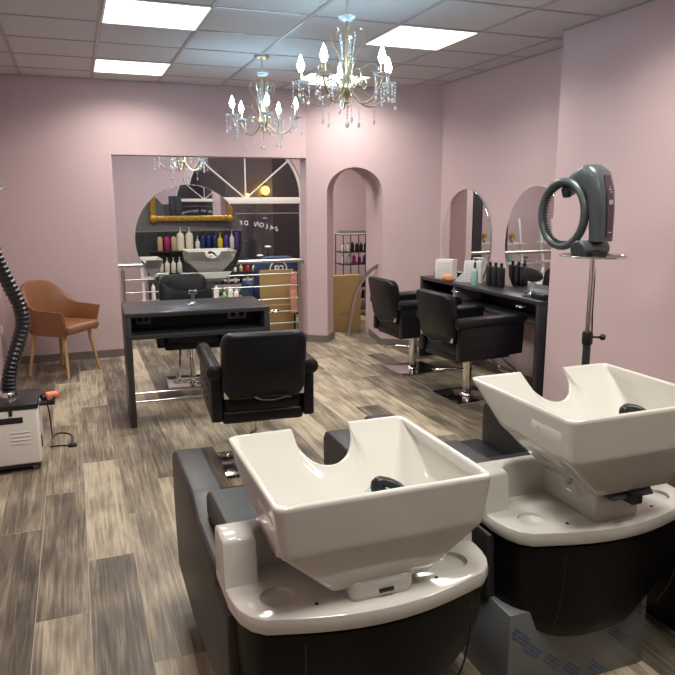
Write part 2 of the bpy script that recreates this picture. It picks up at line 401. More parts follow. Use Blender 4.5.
# arched window
wf = tag(bpy.data.objects.new('window_1', None), kind='structure'); COL.objects.link(wf); wf.location = (WC, YW+.06, 0)
f = MB()
f.box(-WR, WR, -.045, .045, WZ-.085, WZ, .006)
f.box(-WR, -WR+.045, -.03, .03, WS, WZ, .004); f.box(WR-.045, WR, -.03, .03, WS, WZ, .004); f.box(-WR, WR, -.05, .03, WS, WS+.05, .004)
f.tube([(-(WR-.02)*math.cos(PI*i/40), 0, WZ+(WR-.02)*math.sin(PI*i/40)) for i in range(41)], .024, 8)
f.build('window_frame', 'frame_white', wf)
for k, a in enumerate((90, 140, 40)):
    q = MB(); d = Vector((math.cos(math.radians(a)), 0, math.sin(math.radians(a))))
    q.cyl(Vector((0, 0, WZ-.02))+d*.02, Vector((0, 0, WZ-.02))+d*(WR), .012, n=8); q.build('window_bar', 'frame_white', wf)
q = MB().box(-WR+.04, WR-.04, -.012, .012, 1.350, 1.362); q.build('glazing_bar', 'steel', wf)
p = MB(); pts = [(-WR+.01, WS+.02)] + [(-(WR-.02)*math.cos(PI*i/32), WZ+(WR-.02)*math.sin(PI*i/32)) for i in range(33)] + [(WR-.01, WS+.02)]
p.prism(pts, XZ, -.004, .004); p.build('pane', 'glass', wf, smooth=False)
# lettering on the glass, read from the street: mirrored from inside
def glyph(ch, size):
    cu = bpy.data.curves.new('glyph', 'FONT'); cu.body = ch; cu.size = size; cu.align_x = 'CENTER'; cu.extrude = 0.0008; cu.offset = 0.0022; cu.resolution_u = 3
    o = bpy.data.objects.new('glyph', cu); COL.objects.link(o); bpy.context.view_layer.update()
    me = bpy.data.meshes.new_from_object(o.evaluated_get(bpy.context.evaluated_depsgraph_get())); bpy.data.objects.remove(o); bpy.data.curves.remove(cu)
    return me
lt = MB(); word = 'SALON DE COIFFURE'; R0 = 1.9
for i, chh in enumerate(word):
    if chh == ' ': continue
    a = (i-8.0)*0.0386
    cx_ = -.15-R0*math.sin(a); cz_ = 1.205-R0*(1-math.cos(a))
    me = glyph(chh, 0.085); b2 = bmesh.new(); b2.from_mesh(me); bpy.data.meshes.remove(me)
    # text lies in XY facing +Z; stand it up, facing the street (+Y), i.e. mirrored for us
    mt = Matrix.Translation((cx_, -.008, cz_)) @ Matrix.Rotation(a, 4, 'Y') @ Matrix(((-1, 0, 0, 0), (0, 0, 1, 0), (0, 1, 0, 0), (0, 0, 0, 1)))
    lt.merge(b2, mt)
lt.box(0.22, 0.29, -.009, -.007, 1.285, 1.293)
lo = lt.build('window_lettering', 'letter', wf, smooth=False)

# street outside
struct(MB().box(-3, 8, 9.36, 14.2, -.65, -.45), 'trim_street', 'facade_dark', smooth=False)
struct(MB().box(-3, 3.05+.62, 13.2, 13.5, -.45, 5), 'wall_street', 'facade', smooth=False)
struct(MB().box(3.67, 8, 13.2, 13.5, -.45, 5), 'wall_street_dark', 'facade_dark', smooth=False)
lp = thing('street_lamp', 'round amber wall lamp glowing outside behind the arched window', 'lamp', (3.50, 13.1, 1.71))
MB().box(-.03, .03, .06, .1, -.1, .1, .005).cyl((0, .08, .09), (0, 0, .13), .01).build('bracket', 'black', lp)
MB().ball((0, 0, 0), .085, 12).build('lamp_globe', 'lamp', lp)
lp2 = thing('street_lamp', 'tiny dim amber lamp low behind the hub of the window bars', 'lamp', (3.16, 13.15, 1.62))
MB().box(-.02, .02, .02, .05, -.05, .05, .004).build('bracket', 'black', lp2)
MB().ball((0, 0, 0), .04, 10).build('lamp_globe', 'lamp', lp2)

# ------------------------------------------------------------ ceiling light panels, then fill added for the next room
def panel_lamp(parent, sx, sy, watts, z=-.0085):
    ld = bpy.data.lights.new('lamp', 'AREA'); ld.shape = 'RECTANGLE'; ld.size = sx; ld.size_y = sy; ld.energy = watts
    ld.color = (1.0, 0.945, 0.86); ld.spread = math.radians(146)
    lo = bpy.data.objects.new('lamp', ld); COL.objects.link(lo); lo.parent = parent; lo.location = (0, 0, z); return lo
pl = [(0.553, 4.557, 'square white ceiling light panel, large one above the round mirror side of the room'),
      (0.553, 6.357, 'square white ceiling light panel nearest the back wall on the left'),
      (2.353, 4.557, 'square white ceiling light panel right of the nearer chandelier'),
      (2.353, 6.357, 'square white ceiling light panel half hidden behind the nearer chandelier'),
      (0.553, 2.757, 'square white ceiling light panel over the left wash basin, left column'),
      (2.353, 2.757, 'square white ceiling light panel over the hair processor, right column'),
      (0.553, 0.957, 'square white ceiling light panel behind the photographer, left column'),
      (2.353, 0.957, 'square white ceiling light panel behind the photographer, right column')]
cp = None
for x, y, lab in pl:
    if cp is None:
        cp = thing('ceiling_light', lab, 'ceiling light', (x, y, H), 0, 'recessed ceiling light panels')
        MB().box(-.2875, .2875, -.2875, .2875, -.006, .001).build('diffuser', 'panel', cp, smooth=False)
        f = MB()
        for a in (0, 1):
            for sg in (-1, 1):
                if a: f.box(-.2995, .2995, min(sg*.2875, sg*.2995), max(sg*.2875, sg*.2995), -.008, 0)
                else: f.box(min(sg*.2875, sg*.2995), max(sg*.2875, sg*.2995), -.2995, .2995, -.008, 0)
        f.build('frame', 'white_metal', cp, smooth=False)
        panel_lamp(cp, .575, .575, AREA_W)
    else: dup(cp, (x, y, H), 0, lab)
next_fill = thing('ceiling_light', 'added fill panel on the next room ceiling above the railing', 'ceiling light', (2.25, 8.1, H))  # unseen fill lamp, added to brighten the next room and window frame
MB().box(-.55, .55, -.25, .25, -.02, 0, .004).build('diffuser', 'panel', next_fill, smooth=False)
MB().box(-.56, .56, -.26, .26, -.012, 0, .004).build('frame', 'white_metal', next_fill, smooth=False)
panel_lamp(next_fill, 1.08, .48, AREA_W*1.5, -.022)
next_fill_small = thing('ceiling_light', 'added fill panel on the next room ceiling above the wire rack', 'ceiling light', (3.25, 8.0, H))  # extra unseen fill, added to lift the dark wall behind the arch
MB().box(-.2, .2, -.2, .2, -.02, 0, .004).build('diffuser', 'panel', next_fill_small, smooth=False)
MB().box(-.21, .21, -.21, .21, -.012, 0, .004).build('frame', 'white_metal', next_fill_small, smooth=False)
panel_lamp(next_fill_small, .38, .38, AREA_W*.6, -.022)
dup(next_fill_small, (.42, 8.0, H), 0, 'added fill panel on the next room ceiling above the left end of the railing')  # another added fill, warms the bluish left part of the opening

# ------------------------------------------------------------ chandeliers (origin at the ceiling canopy)
def make_chandelier(loc, label):
    c = thing('chandelier', label, 'chandelier', loc, math.radians(-15), 'crystal chandeliers under the ceiling')
    MB().lathe([(0.062, 0), (0.062, -.006), (.055, -.018), (.03, -.028), (.008, -.034), (0, -.034)], 24).build('canopy', 'gold', c)
    ch = MB()
    for i in range(6):
        z = -.042-.016*i
        ch.tube([(.006*math.cos(t)*(1 if i % 2 else 0), .006*math.cos(t)*(0 if i % 2 else 1), z+.011*math.sin(t)) for t in [k*2*PI/8 for k in range(8)]], .0018, 5, closed=True)
    ch.build('chain', 'gold', c)
    top = MB().lathe([(0, -.150), (.012, -.152), (.030, -.150), (.046, -.135), (.050, -.128), (.045, -.130), (.026, -.142), (.012, -.144), (0, -.144)], 18); top.build('crystal_cup', 'crystal', c)
    MB().lathe([(0, -.125), (.009, -.135), (.006, -.17), (.011, -.19), (.007, -.21), (.010, -.30), (.014, -.36), (.009, -.40), (.013, -.43), (.030, -.47), (.040, -.495), (.036, -.52), (.020, -.54), (.012, -.555), (.015, -.57), (0, -.585)], 16).build('column', 'gold', c)
    for k in range(5):
        a = 2*PI*k/5+.35; ca, sa = math.cos(a), math.sin(a)
        P = lambda r, z: (r*ca, r*sa, z)
        arm = MB().tube([P(.025, -.50), P(.06, -.545), P(.115, -.585), P(.18, -.580), P(.235, -.535), P(.262, -.49), P(.262, -.475)], .0055, 7, smooth=5)
        arm.tube([P(.04, -.50), P(.075, -.455), P(.11, -.45), P(.122, -.475), P(.105, -.495), P(.093, -.48)], .0035, 6, smooth=4)
        ar = arm.build('arm', 'gold', c)
        MB().lathe([(0, 0), (.014, 0), (.034, .006), (.046, .016), (.048, .022), (.042, .018), (.014, .006), (0, .006)], 14, P(.262, -.475)).build('bobeche', 'crystal', ar)
        MB().lathe([(.011, .004), (.011, .070), (.007, .073), (0, .073)], 10, P(.262, -.475)).build('candle_sleeve', 'gold', ar)
        MB().lathe([(0, .073), (.011, .074), (.020, .094), (.0205, .106), (.013, .132), (.005, .154), (0, .164)], 10, P(.262, -.475)).build('bulb', 'bulb', ar)
        for j in range(4):
            b = a+j*PI/2; hx = .262*ca+.045*math.cos(b); hy = .262*sa+.045*math.sin(b); n_ = (6, 3, 5, 4)[j]
            q = MB()
            for m_ in range(n_): q.gem((hx, hy, -.470-.017*m_), .0065, .008)
            q.gem((hx, hy, -.478-.017*n_-.008), .011, .018); q.build('crystal_strand', 'crystal', c)
        # upper scroll
        a2 = a+.63; Q = lambda r, z: (r*math.cos(a2), r*math.sin(a2), z)
        MB().tube([Q(.02, -.47), Q(.03, -.40), Q(.055, -.32), Q(.095, -.255), Q(.098, -.205), Q(.065, -.185), Q(.045, -.205), Q(.055, -.228)], .004, 6, smooth=5).build('scroll', 'gold', c)
        MB().tube([Q(.02, -.48), Q(.05, -.43), Q(.10, -.385), Q(.150, -.375), (Q(.172, -.40)), Q(.158, -.425), Q(.138, -.412)], .0035, 6, smooth=5).build('scroll', 'gold', c)
        q = MB()
        for m_ in range(9): q.gem(Q(.045-.002*m_, -.21-.019*m_), .0055, .008)
        q.build('crystal_strand', 'crystal', c)
        q = MB()
        for m_ in range(6): q.gem(Q(.150, -.575-.016*m_), .005, .0075)
        q.gem(Q(.150, -.575-.016*6-.01), .010, .018); q.build('crystal_strand', 'crystal', c)
        q = MB().tube([Q(.03, -.49), Q(.09, -.52), Q(.150, -.555), Q(.150, -.572)], .0022, 5, smooth=3); q.build('hanger', 'gold', c)
    q = MB()
    for m_ in range(5): q.gem((0, 0, -.592-.016*m_), .006, .0075)
    q.gem((0, 0, -.692), .014, .022); q.build('crystal_strand', 'crystal', c)
    return c
ch1 = make_chandelier((1.475, 3.72, H), 'gold and crystal five-candle chandelier, larger one nearer the camera')
dup(ch1, (1.475, 5.53, H), .45, 'gold and crystal five-candle chandelier, smaller one further back above the round mirror')
c3 = dup(ch1, (1.20, 8.0, 2.45), .2, 'crystal chandelier of the next room, only its tips showing below the opening')
MB().cyl((0, 0, -.002), (0, 0, H-2.45), .006, n=8).lathe([(.05, 0), (.05, -.008), (.01, -.02)], 18, (0, 0, H-2.45)).build('ceiling_rod', 'gold', c3)

# ------------------------------------------------------------ styling chair (faces +y)
def rr_poly(w_, h_, r, n=6):
    P = []
    for cx, cy, a0 in ((w_/2-r, h_/2-r, 0), (-w_/2+r, h_/2-r, 90), (-w_/2+r, -h_/2+r, 180), (w_/2-r, -h_/2+r, 270)):
        for i in range(n+1):
            a = math.radians(a0+90*i/n); P.append((cx+r*math.cos(a), cy+r*math.sin(a)))
    return P
def make_chair(loc, rz, label, group):
    c = thing('styling_chair', label, 'chair', loc, rz, group)
    MB().box(-.21, .21, -.21, .21, .0, .014, .004).build('base_plate', 'chrome', c)
    MB().lathe([(.055, .014), (.05, .03), (.036, .04), (.036, .335), (.05, .345), (.05, .36)], 24).build('column', 'chrome', c)
    lv = MB().tube([(.03, .03, .22), (-.06, -.14, .235), (-.10, -.24, .225)], .008, 8, smooth=4).tube([(-.13, -.235, .225), (-.07, -.255, .225)], .011, 8); lv.build('foot_lever', 'chrome', c)
    fr = MB().tube([(-.10, .2, .36), (-.12, .36, .22), (-.13, .44, .15), (.13, .44, .15), (.12, .36, .22), (.10, .2, .36)], .010, 8).box(-.14, .14, .41, .47, .135, .15, .005); fr.build('footrest', 'chrome', c)
    MB().box(-.225, .225, -.255, .24, .345, .42, .018, 3).build('seat_base', 'leather', c)
    MB().box(-.222, .222, -.25, .27, .40, .505, .032, 4).build('seat', 'leather', c)
    for sg in (-1, 1):
        # arm: flat side panel with a rolled top
        ar = MB(); x0, x1 = sorted((sg*.225, sg*.285))
        ar.prism([(-.27, .365), (.305, .385), (.315, .64), (-.27, .64)], YZ, x0, x1, .012, 2)
        xm = sg*.262
        ar.tube([(xm, -.30, .655), (xm, -.29, .655), (xm, .30, .662), (xm, .32, .662)], [.030, .043, .043, .034], 14)
        o = ar.build('armrest', 'leather', c)
        bt = MB()
        for iy in range(3):
            for iz in range(2):
                bt.ball((sg*.286, -.12+.13*iy+(.0 if iz else .03), .46+.09*iz), .010, 8, (.45, 1, 1))
        bt.build('button', 'leather', o)
    # curved backrest with rounded corners
    P = rr_poly(.455, .38, .058, 6); bk = MB(); rings = []
    def bp(x, z, off):
        y = -.285-.03*(1-(x/.22)**2)-(z)*.18; return (x, y+off, .685+z)
    for k, (sc_, off) in enumerate(((.90, -.045), (.97, -.040), (1.0, -.028), (1.0, .018), (.97, .034), (.88, .042))):
        rings.append([bp(x*sc_, z*sc_, off) for x, z in P])
    bk.loft(rings); bk.build('backrest', 'leather', c, ang=60)
    for sg in (-1, 1):
        MB().box(sg*.205-.014, sg*.205+.014, -.302, -.292, .505, .595, .004).build('back_bracket', 'beige', c)
    c.scale = (1, 1, .98)
    s = MB().tube([(-.06, -.335, .515), (-.02, -.345, .50), (.05, -.34, .495), (.11, -.335, .505), (.14, -.33, .50)], .006, 6, smooth=4); s.build('strap', 'black', c)
    return c
chair = make_chair((.922, 3.78, 0), math.radians(-4), 'black leather styling chair seen from behind at the centre desk', 'black styling chairs')
dup(chair, (2.83, 4.56, 0), math.radians(-90+4), 'black leather styling chair at the wall desk, nearer of the two')
dup(chair, (2.83, 5.50, 0), math.radians(-90+2), 'black leather styling chair at the wall desk, further one beside the arch')
dup(chair, (.86, 5.78, 0), math.radians(176), 'black leather styling chair on the far side of the centre desk')

# ------------------------------------------------------------ centre desk
d = thing('styling_desk', 'dark freestanding styling desk under the round mirror', 'desk', (.775, 4.975, 0), math.radians(-1.5))
DW, DD, DZ = .495, .285, .795
MB().box(-DW, DW, -DD, DD, DZ-.03, DZ, .003).build('desk_top', 'desk', d)
MB().box(-DW, DW, -DD, DD, .615, .645, .003).build('lower_board', 'desk', d)
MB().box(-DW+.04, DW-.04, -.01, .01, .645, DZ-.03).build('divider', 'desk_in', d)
for sg in (-1, 1):
    x0, x1 = sorted((sg*DW, sg*(DW-.04))); MB().box(x0, x1, -DD, DD, 0, DZ-.03, .003).build('leg_panel', 'desk', d)
for y in (-.10, .12): MB().cyl((-DW+.03, y, .13), (DW-.03, y, .13), .008, n=10).build('foot_bar', 'chrome', d)
for x, w2 in ((-.36, .05), (.31, .07)):
    o = MB().box(x-w2, x+w2, -.024, -.010, .675, .745, .003).build('power_socket', 'socket', d)
    q = MB()
    for k in (-1, 1): q.lathe([(.018, 0), (.018, .002), (.012, .002)], 14, (x+k*w2*.45, -.0245, .71), Matrix.Rotation(PI/2, 4, 'X'))
    q.build('socket_hole', 'desk_in', o)
MB().tube([(DW, -.22, .74), (DW+.03, -.22, .74), (DW+.05, -.24, .745), (DW+.09, -.22, .745), (DW+.09, -.18, .745), (DW+.05, -.16, .745), (DW+.03, -.18, .74)], .004, 6, smooth=3).build('tool_holder', 'chrome', d)

# round double-sided mirror on the desk
m = thing('round_mirror', 'large round frameless mirror standing on the centre desk', 'mirror', (.772, 4.985, DZ))
def disc(mb, r, y0, y1, cz, n=72, rx=None): mb.prism([((rx or r)*math.cos(2*PI*i/n), cz+r*math.sin(2*PI*i/n)) for i in range(n)], XZ, y0, y1); return mb
disc(MB(), .380, -.012, .012, .470).build('backing', 'bevel_edge', m)
disc(MB(), .3765, -.0135, -.012, .470).build('mirror_glass', 'mirror', m, smooth=False)
disc(MB(), .3765, .012, .0135, .470).build('mirror_glass', 'mirror', m, smooth=False)
MB().lathe([(.055, 0), (.055, .006), (.02, .012), (.012, .02), (.012, .075), (.02, .085)], 20).box(-.03, .03, -.022, .022, .075, .105, .004).build('stand', 'chrome', m)

# ------------------------------------------------------------ wall desk
d = thing('styling_counter', 'long black wall-side styling desk below the two oval mirrors', 'desk', (XR-.17, 5.06, 0))
MB().box(-.165, .155, -.94, .94, .77, .80, .003).build('desk_top', 'desk', d)
MB().box(-.165, .155, -.90, .90, .615, .64, .003).build('lower_board', 'desk', d)
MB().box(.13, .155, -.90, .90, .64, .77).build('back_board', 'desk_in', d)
for y in (-.92, .92): MB().box(-.165, .155, y-.02, y+.02, 0, .77, .003).build('leg_panel', 'desk', d)
MB().box(-.15, .13, .30, .325, .64, .77).build('divider', 'socket', d)
for y in (-.80, .14): MB().tube([(-.165, y, .745), (-.19, y, .745), (-.20, y-.03, .748), (-.25, y-.035, .748), (-.265, y, .748), (-.25, y+.035, .748), (-.20, y+.03, .748)], .004, 6, smooth=3).build('tool_holder', 'chrome', d)

def oval_mirror(loc, a, b, label, rz=0):
    m = thing('oval_mirror', label, 'mirror', loc, rz, 'oval mirrors on the right wall')
    n = 72; P = [(a*math.cos(2*PI*i/n), b*math.sin(2*PI*i/n)) for i in range(n)]
    MB().prism(P, YZ, -.008, 0).build('backing', 'bevel_edge', m)
    MB().prism([(x*.992, z*.994) for x, z in P], YZ, -.0095, -.008).build('mirror_glass', 'mirror', m, smooth=False)
oval_mirror((XR-.022, 5.69, 1.155), .405, .475, 'oval wall mirror at left, above the white paper bags', math.radians(2.7))
oval_mirror((XR-.001, 4.66, 1.165), .405, .475, 'oval wall mirror at right, partly behind the hair processor ring')

# things on the wall desk
TZ = .80
def bag(loc, rz, w_, d_, h_, label, rows):
    b = thing('paper_bag', label, 'bag', loc, rz, 'white paper packs on the wall desk')
    MB().prism([(-w_/2, 0), (w_/2, 0), (w_*.47, h_*.6), (w_*.5, h_), (-w_*.46, h_*.97), (-w_*.5, h_*.5)], XZ, -d_/2, d_/2, .006, 2).build('bag_body', 'paper', b)
    q = MB(); r = random.Random(3)
    for i in range(rows):
        x = -w_*.36
        while x < w_*.32:
            l = r.uniform(.012, .035); q.box(x, min(x+l, w_*.4), -d_/2-.001, -d_/2+.001, h_*(.15+.75*i/rows), h_*(.15+.75*i/rows)+.003); x += l+.01
    q.build('printed_rows', 'print', b)
bag((3.27, 5.70, TZ), math.radians(-60), .19, .10, .185, 'upright white printed paper pack behind the orange sponge', 7)
bag((3.33, 5.32, TZ), math.radians(-52), .17, .06, .20, 'white printed paper pack leaning in front of the left oval mirror', 6)
s = thing('orange_sponge', 'small orange rounded sponge on the wall desk', 'sponge', (3.19, 5.52, TZ))
MB().box(-.035, .035, -.06, .06, 0, .06, .022, 4).build('sponge_body', 'peach', s); MB().box(-.036, .036, -.03, -.02, .004, .058, .01).build('band', 'orange', s)
s = thing('folded_leaflet', 'small white leaflet propped against the paper pack', 'leaflet', (3.24, 5.41, TZ))
MB().prism([(-.04, 0), (.04, 0), (.055, .09), (.02, .10)], XZ, -.003, .003).build('leaflet_sheet', 'paper', s, smooth=False); s.rotation_euler = (.15, .2, math.radians(-50))
def bottle(name, loc, label, cat, body, cap, r=.025, h=.17, capr=.014, caph=.04, pump=False, group=None, square=False, rz=0):
    b = thing(name, label, cat, loc, rz, group)
    if square: MB().box(-r, r, -r*.7, r*.7, 0, h, r*.3, 3).build('bottle_body', body, b)
    else: MB().lathe([(r*.9, 0), (r, .006), (r, h*.82), (r*.85, h*.92), (capr, h), (capr, h+.004)], 16).build('bottle_body', body, b)
    c = MB().lathe([(capr, h), (capr, h+caph*.9), (capr*.8, h+caph), (0, h+caph)], 12)
    if pump: c.cyl((0, 0, h+caph), (0, 0, h+caph+.03), .004, n=8).box(-.008, .008, -.035, .012, h+caph+.025, h+caph+.038, .003)
    c.build('pump' if pump else 'cap', cap, b)
    return b
bottle('spray_bottle', (3.22, 5.12, TZ), 'pale mint translucent spray bottle on the wall desk', 'bottle', 'mint', 'teal_dark', .030, .15, .012, .05, True)
for i in range(3):
    bottle('black_bottle', (3.36, 5.10-.085*i, TZ), 'black bottle between the oval mirrors, %s of the three' % ('farthest', 'middle', 'nearest')[i], 'bottle', 'black', 'leather', .032, .17, .014, .035, group='black bottles on the wall desk', square=True, rz=PI/2)
t = thing('table_mirror', 'small black oval table mirror before the right oval mirror', 'mirror', (3.33, 4.47, TZ))
n = 40
MB().prism([(.125*math.cos(2*PI*i/n)*(1.0 if math.sin(2*PI*i/n) > 0 else 1.06), .155+.055*math.sin(2*PI*i/n)) for i in range(n)], YZ, -.012, .012, .004).build('mirror_back', 'black', t)
MB().lathe([(.05, 0), (.05, .008), (.01, .014), (.006, .02), (.006, .11)], 16).build('stand', 'chrome', t)
t = thing('hair_clipper', 'black hair clipper with coiled cord at the near end of the wall desk', 'clipper', (3.23, 4.23, TZ))
MB().box(-.025, .025, -.08, .08, 0, .045, .012, 3).build('clipper_body', 'black', t)
MB().tube([(.0, .08, .02), (-.02, .10, .006), (-.04, .13, .006), (-.03, .17, .006), (.0, .16, .006), (.01, .12, .006)], .004, 6, smooth=4).build('cord', 'cable', t)
t = thing('glass_dish', 'flat grey glass dish at the far end of the wall desk', 'dish', (3.33, 5.88, TZ))
MB().lathe([(0, 0), (.05, 0), (.085, .03), (.09, .032), (.08, .022), (.045, .008), (0, .008)], 24).build('dish_body', 'teal_dark', t)

# ------------------------------------------------------------ wash unit (faces +y; origin on floor below bowl centre)
def make_wash(loc, label, rz, hw, L0, raised):
    w_ = thing('wash_unit', label, 'wash unit', loc, 0, 'backwash chairs with white basins')
    # steel pedestal with protective film
    pd = MB().box(-.35, .19, .09, .60, 0, .30, .004).build('pedestal', 'film', w_)
    r = random.Random(5)
    for (cx, cz) in ((-.26, .16), (-.06, .20), (-.18, .10), (.08, .13), (-.10, .05), (.15, .22), (-.31, .22), (.0, .03)):
        ink = MB()
        for rr_ in range(3):
            x = -.035
            while x < .035:
                l = r.uniform(.005, .013)
                ang = -.7; dx, dz = math.cos(ang), math.sin(ang); off = (rr_-1)*.012
                px, pz = cx+x*dx-off*dz, cz+x*dz+off*dx
                if -.34 < px < .18 and .01 < pz < .29:
                    ink.box(-l/2, l/2, -.0015, .0005, -.002, .002, mtx=Matrix.Translation((px, .0895, pz)) @ Matrix.Rotation(-ang, 4, 'Y'))
                x += l+.005
        ink.build('film_print', 'blue_ink', pd, smooth=False)
    W = .36
    def outline(sx=1.0):
        P = [(-W, .35), (-W, .27), (-W, .20), (-W+.004, .165), (-W+.012, .130), (-W+.030, .095), (-W+.060, .068)]
        for i in range(1, 14):
            t_ = i/14; P.append(((-W+.06)*(1-t_)+(W-.06)*t_, .068-.058*math.sin(PI*t_)))
        P += [(-x, y) for x, y in P[6::-1]]
        return [(x*sx, y) for x, y in P]
    O = outline()
    def ring(P, z, k=1.0, dy=0): return [(x*k, (y-.25)*k+.25+dy, z) for x, y in P]
    dk = MB()
    dk.loft([ring(O, .524, .955), ring(O, .528, .985), ring(O, .538, 1.0), ring(O, .560, 1.0), ring(O, .569, .993), ring(O, .572, .975)])
    deck = dk.build('deck', 'porcelain', w_, ang=50)
    # cup recesses cut into the deck
    cut = MB()
    for sg in (-1, 1): cut.lathe([(.030, .558), (.044, .562), (.047, .59)], 28, (sg*.245, .150, 0))
    co = cut.build('cutter', 'porcelain', w_); md = deck.modifiers.new('cut', 'BOOLEAN'); md.object = co; md.solver = 'EXACT'
    bpy.context.view_layer.update()
    me = bpy.data.meshes.new_from_object(deck.evaluated_get(bpy.context.evaluated_depsgraph_get()))
    deck.modifiers.clear(); deck.data = me; bpy.data.objects.remove(co)
    me.set_sharp_from_angle(angle=math.radians(40))
    # raised surround: side blocks and back wall in one U-shape
    up_ = MB(); hi = .697
    U = [(-W, .240), (-W, .345), (W, .345), (W, .240), (W-.085, .240), (W-.092, .280), (W-.12, .305), (-W+.12, .305), (-W+.092, .280), (-W+.085, .240)]
    def uring(z, ins, sl=0):
        out = []
        n_ = len(U)
        for i, (x, y) in enumerate(U):
            p0 = Vector(U[i-1]); p1 = Vector((x, y)); p2 = Vector(U[(i+1) % n_])
            d0 = (p1-p0).normalized(); d1 = (p2-p1).normalized(); n0 = Vector((d0.y, -d0.x)); n1 = Vector((d1.y, -d1.x))
            nb = (n0+n1); nb = nb/max(.3, nb.length_squared)*2
            q = p1+nb*ins; out.append((q.x, q.y - sl*(1 if y < .25 else 0), z))
        return out
    up_.loft([uring(.565, 0, .012), uring(hi-.012, 0), uring(hi-.003, .004), uring(hi, .012)])
    up_.build('deck_surround', 'porcelain', deck, ang=50)
    for sg in (-1, 1): MB().lathe([(.005, 0), (.005, .002), (0, .003)], 10, (sg*.165, .085, .572)).build('screw', 'black', deck)
    MB().box(-.085, .085, .055, .33, .565, rz-.245 if not raised else rz-.285, .018, 3).build('neck', 'porcelain', w_)
    sh = MB(); S = outline(.965)
    rings = []
    for z, k, dy, cx in ((.515, 1.0, .012, 0), (.42, .99, .012, 0), (.32, .95, .018, -.01), (.25, .89, .026, -.03), (.205, .84, .036, -.045), (.19, .78, .050, -.05)):
        rings.append([(x*k+cx, y+dy, z+.11*(abs(x)/.36)**4*min(1, max(0, (.42-z)/.16))) for x, y in S])
    sh.loft(rings); sh.build('shell', 'shell', w_, ang=50)
    for x0 in (-.215, .235):
        MB().tube([(x0, .024, .51), (x0, .026, .42), (x0*.97-.01, .035, .32), (x0*.91-.03, .050, .25)], .003, 6, smooth=3).build('seam', 'cable', w_)
    prof = [(.20, .30), (.20, .515), (.352, .515), (.354, .56), (.66, .56), (.70, .565), (.735, .583), (.77, .600), (.80, .608), (1.15, .612), (1.195, .600), (1.215, .57), (1.21, .40), (1.165, .14), (.80, .125), (.45, .17)]
    for sg in (-1, 1):
        x0, x1 = sorted((sg*.252, sg*.364)); MB().prism(prof, YZ, x0, x1, .016, 3).build('side_arm', 'leather_grey', w_)
    def slab(x0, x1, pts, th, bev=.02):
        mb = MB(); n_ = len(pts); lo = []
        for i, (y, z) in enumerate(pts):
            a_ = pts[max(0, i-1)]; b_ = pts[min(n_-1, i+1)]; dy, dz = b_[0]-a_[0], b_[1]-a_[1]; l = math.hypot(dy, dz); lo.append((y+dz/l*th, z-dy/l*th))
        mb.prism(pts+lo[::-1], YZ, x0, x1, bev, 3); return mb
    for sg in (-1, 1):
        x0, x1 = sorted((sg*.192, sg*.325)); MB().prism([(.350, .564), (.350, .652), (.45, .652), (.675, .645), (.69, .63), (.688, .564)], YZ, x0, x1, .016, 3).build('back_bolster', 'leather_grey', w_)
    MB().prism([(.350, .40), (.350, .625), (.50, .61), (.62, .58), (.78, .40), (.66, .34)], YZ, -.190, .190, .02, 3).build('back_cushion', 'leather', w_)
    MB().box(-.250, .250, .74, 1.22, .33, .42, .03, 4).build('seat_cushion', 'leather', w_)
    MB().box(-.25, .25, .66, 1.16, .14, .335, .01).build('seat_frame', 'shell', w_)
    # bowl
    L = .52; L1 = L0+L; r = .022
    RP = []
    def arc(cx, cy, a0, a1, n_=5):
        for i in range(n_+1):
            a = math.radians(a0+(a1-a0)*i/n_); RP.append([cx+r*math.cos(a), cy+r*math.sin(a), 0])
    nw_ = .082
    for i in range(9): RP.append([hw-r-(2*hw-2*r)*(i+.5)/9, L0, 0])
    arc(-hw+r, L0+r, 270, 180)
    for i in range(7): RP.append([-hw, L0+r+(L-2*r)*(i+.5)/7, 0])
    arc(-hw+r, L1-r, 180, 90)
    for i in range(4): RP.append([-hw+r+(hw-r-nw_-.012)*(i+.5)/4, L1, 0])
    K = 23
    for i in range(K):
        tt = PI*i/(K-1); q = -math.cos(tt); e = math.sin(tt)**.70
        RP.append([nw_*q+(.010*q*abs(q)**10), L1, e])
    for i in range(4): RP.append([nw_+.012+(hw-r-nw_-.012)*(i+.5)/4, L1, 0])
    arc(hw-r, L1-r, 90, 0)
    for i in range(7): RP.append([hw, L1-r-(L-2*r)*(i+.5)/7, 0])
    arc(hw-r, L0+r, 0, -90)
    def brow(dz, kx, y0, y1, zf=0, notch=0, ins=0, soft=1.0):
        out = []
        for x, y, e in RP:
            e = e**soft; tt = (y-L0)/L; X = x*kx
            # inner rows grow away from the notch edge as well
            if ins: X = X-math.copysign(min(abs(X), ins), X) if (e == 0 and abs(x) > hw*.4) else X*(1-ins/hw*(.5 if e == 0 else -1.4*e))
            Y = y0+(y1-y0)*tt; Z = rz+dz+zf*tt
            Y -= .105*e*notch; Z -= .088*e*notch
            out.append((X, Y, Z))
        return out
    base = -.265
    far_mid = L0+.36
    def side(s_, notch, off=0, soft=1.0):      # between rim (0) and waist (1)
        return brow(-.130*s_, 1-.055*s_, L0+.010*s_+off, L1+(far_mid-L1)*s_-off, .012*s_, notch, 0, soft)
    def under(s_):      # between waist (0) and foot (1)
        return brow(-.130+(base+.130)*s_, .945+(.46-.945)*s_, L0+.010+(.055-.010)*s_, far_mid+(L0+.30-far_mid)*s_, .012*(1-s_), .10*(1-s_))
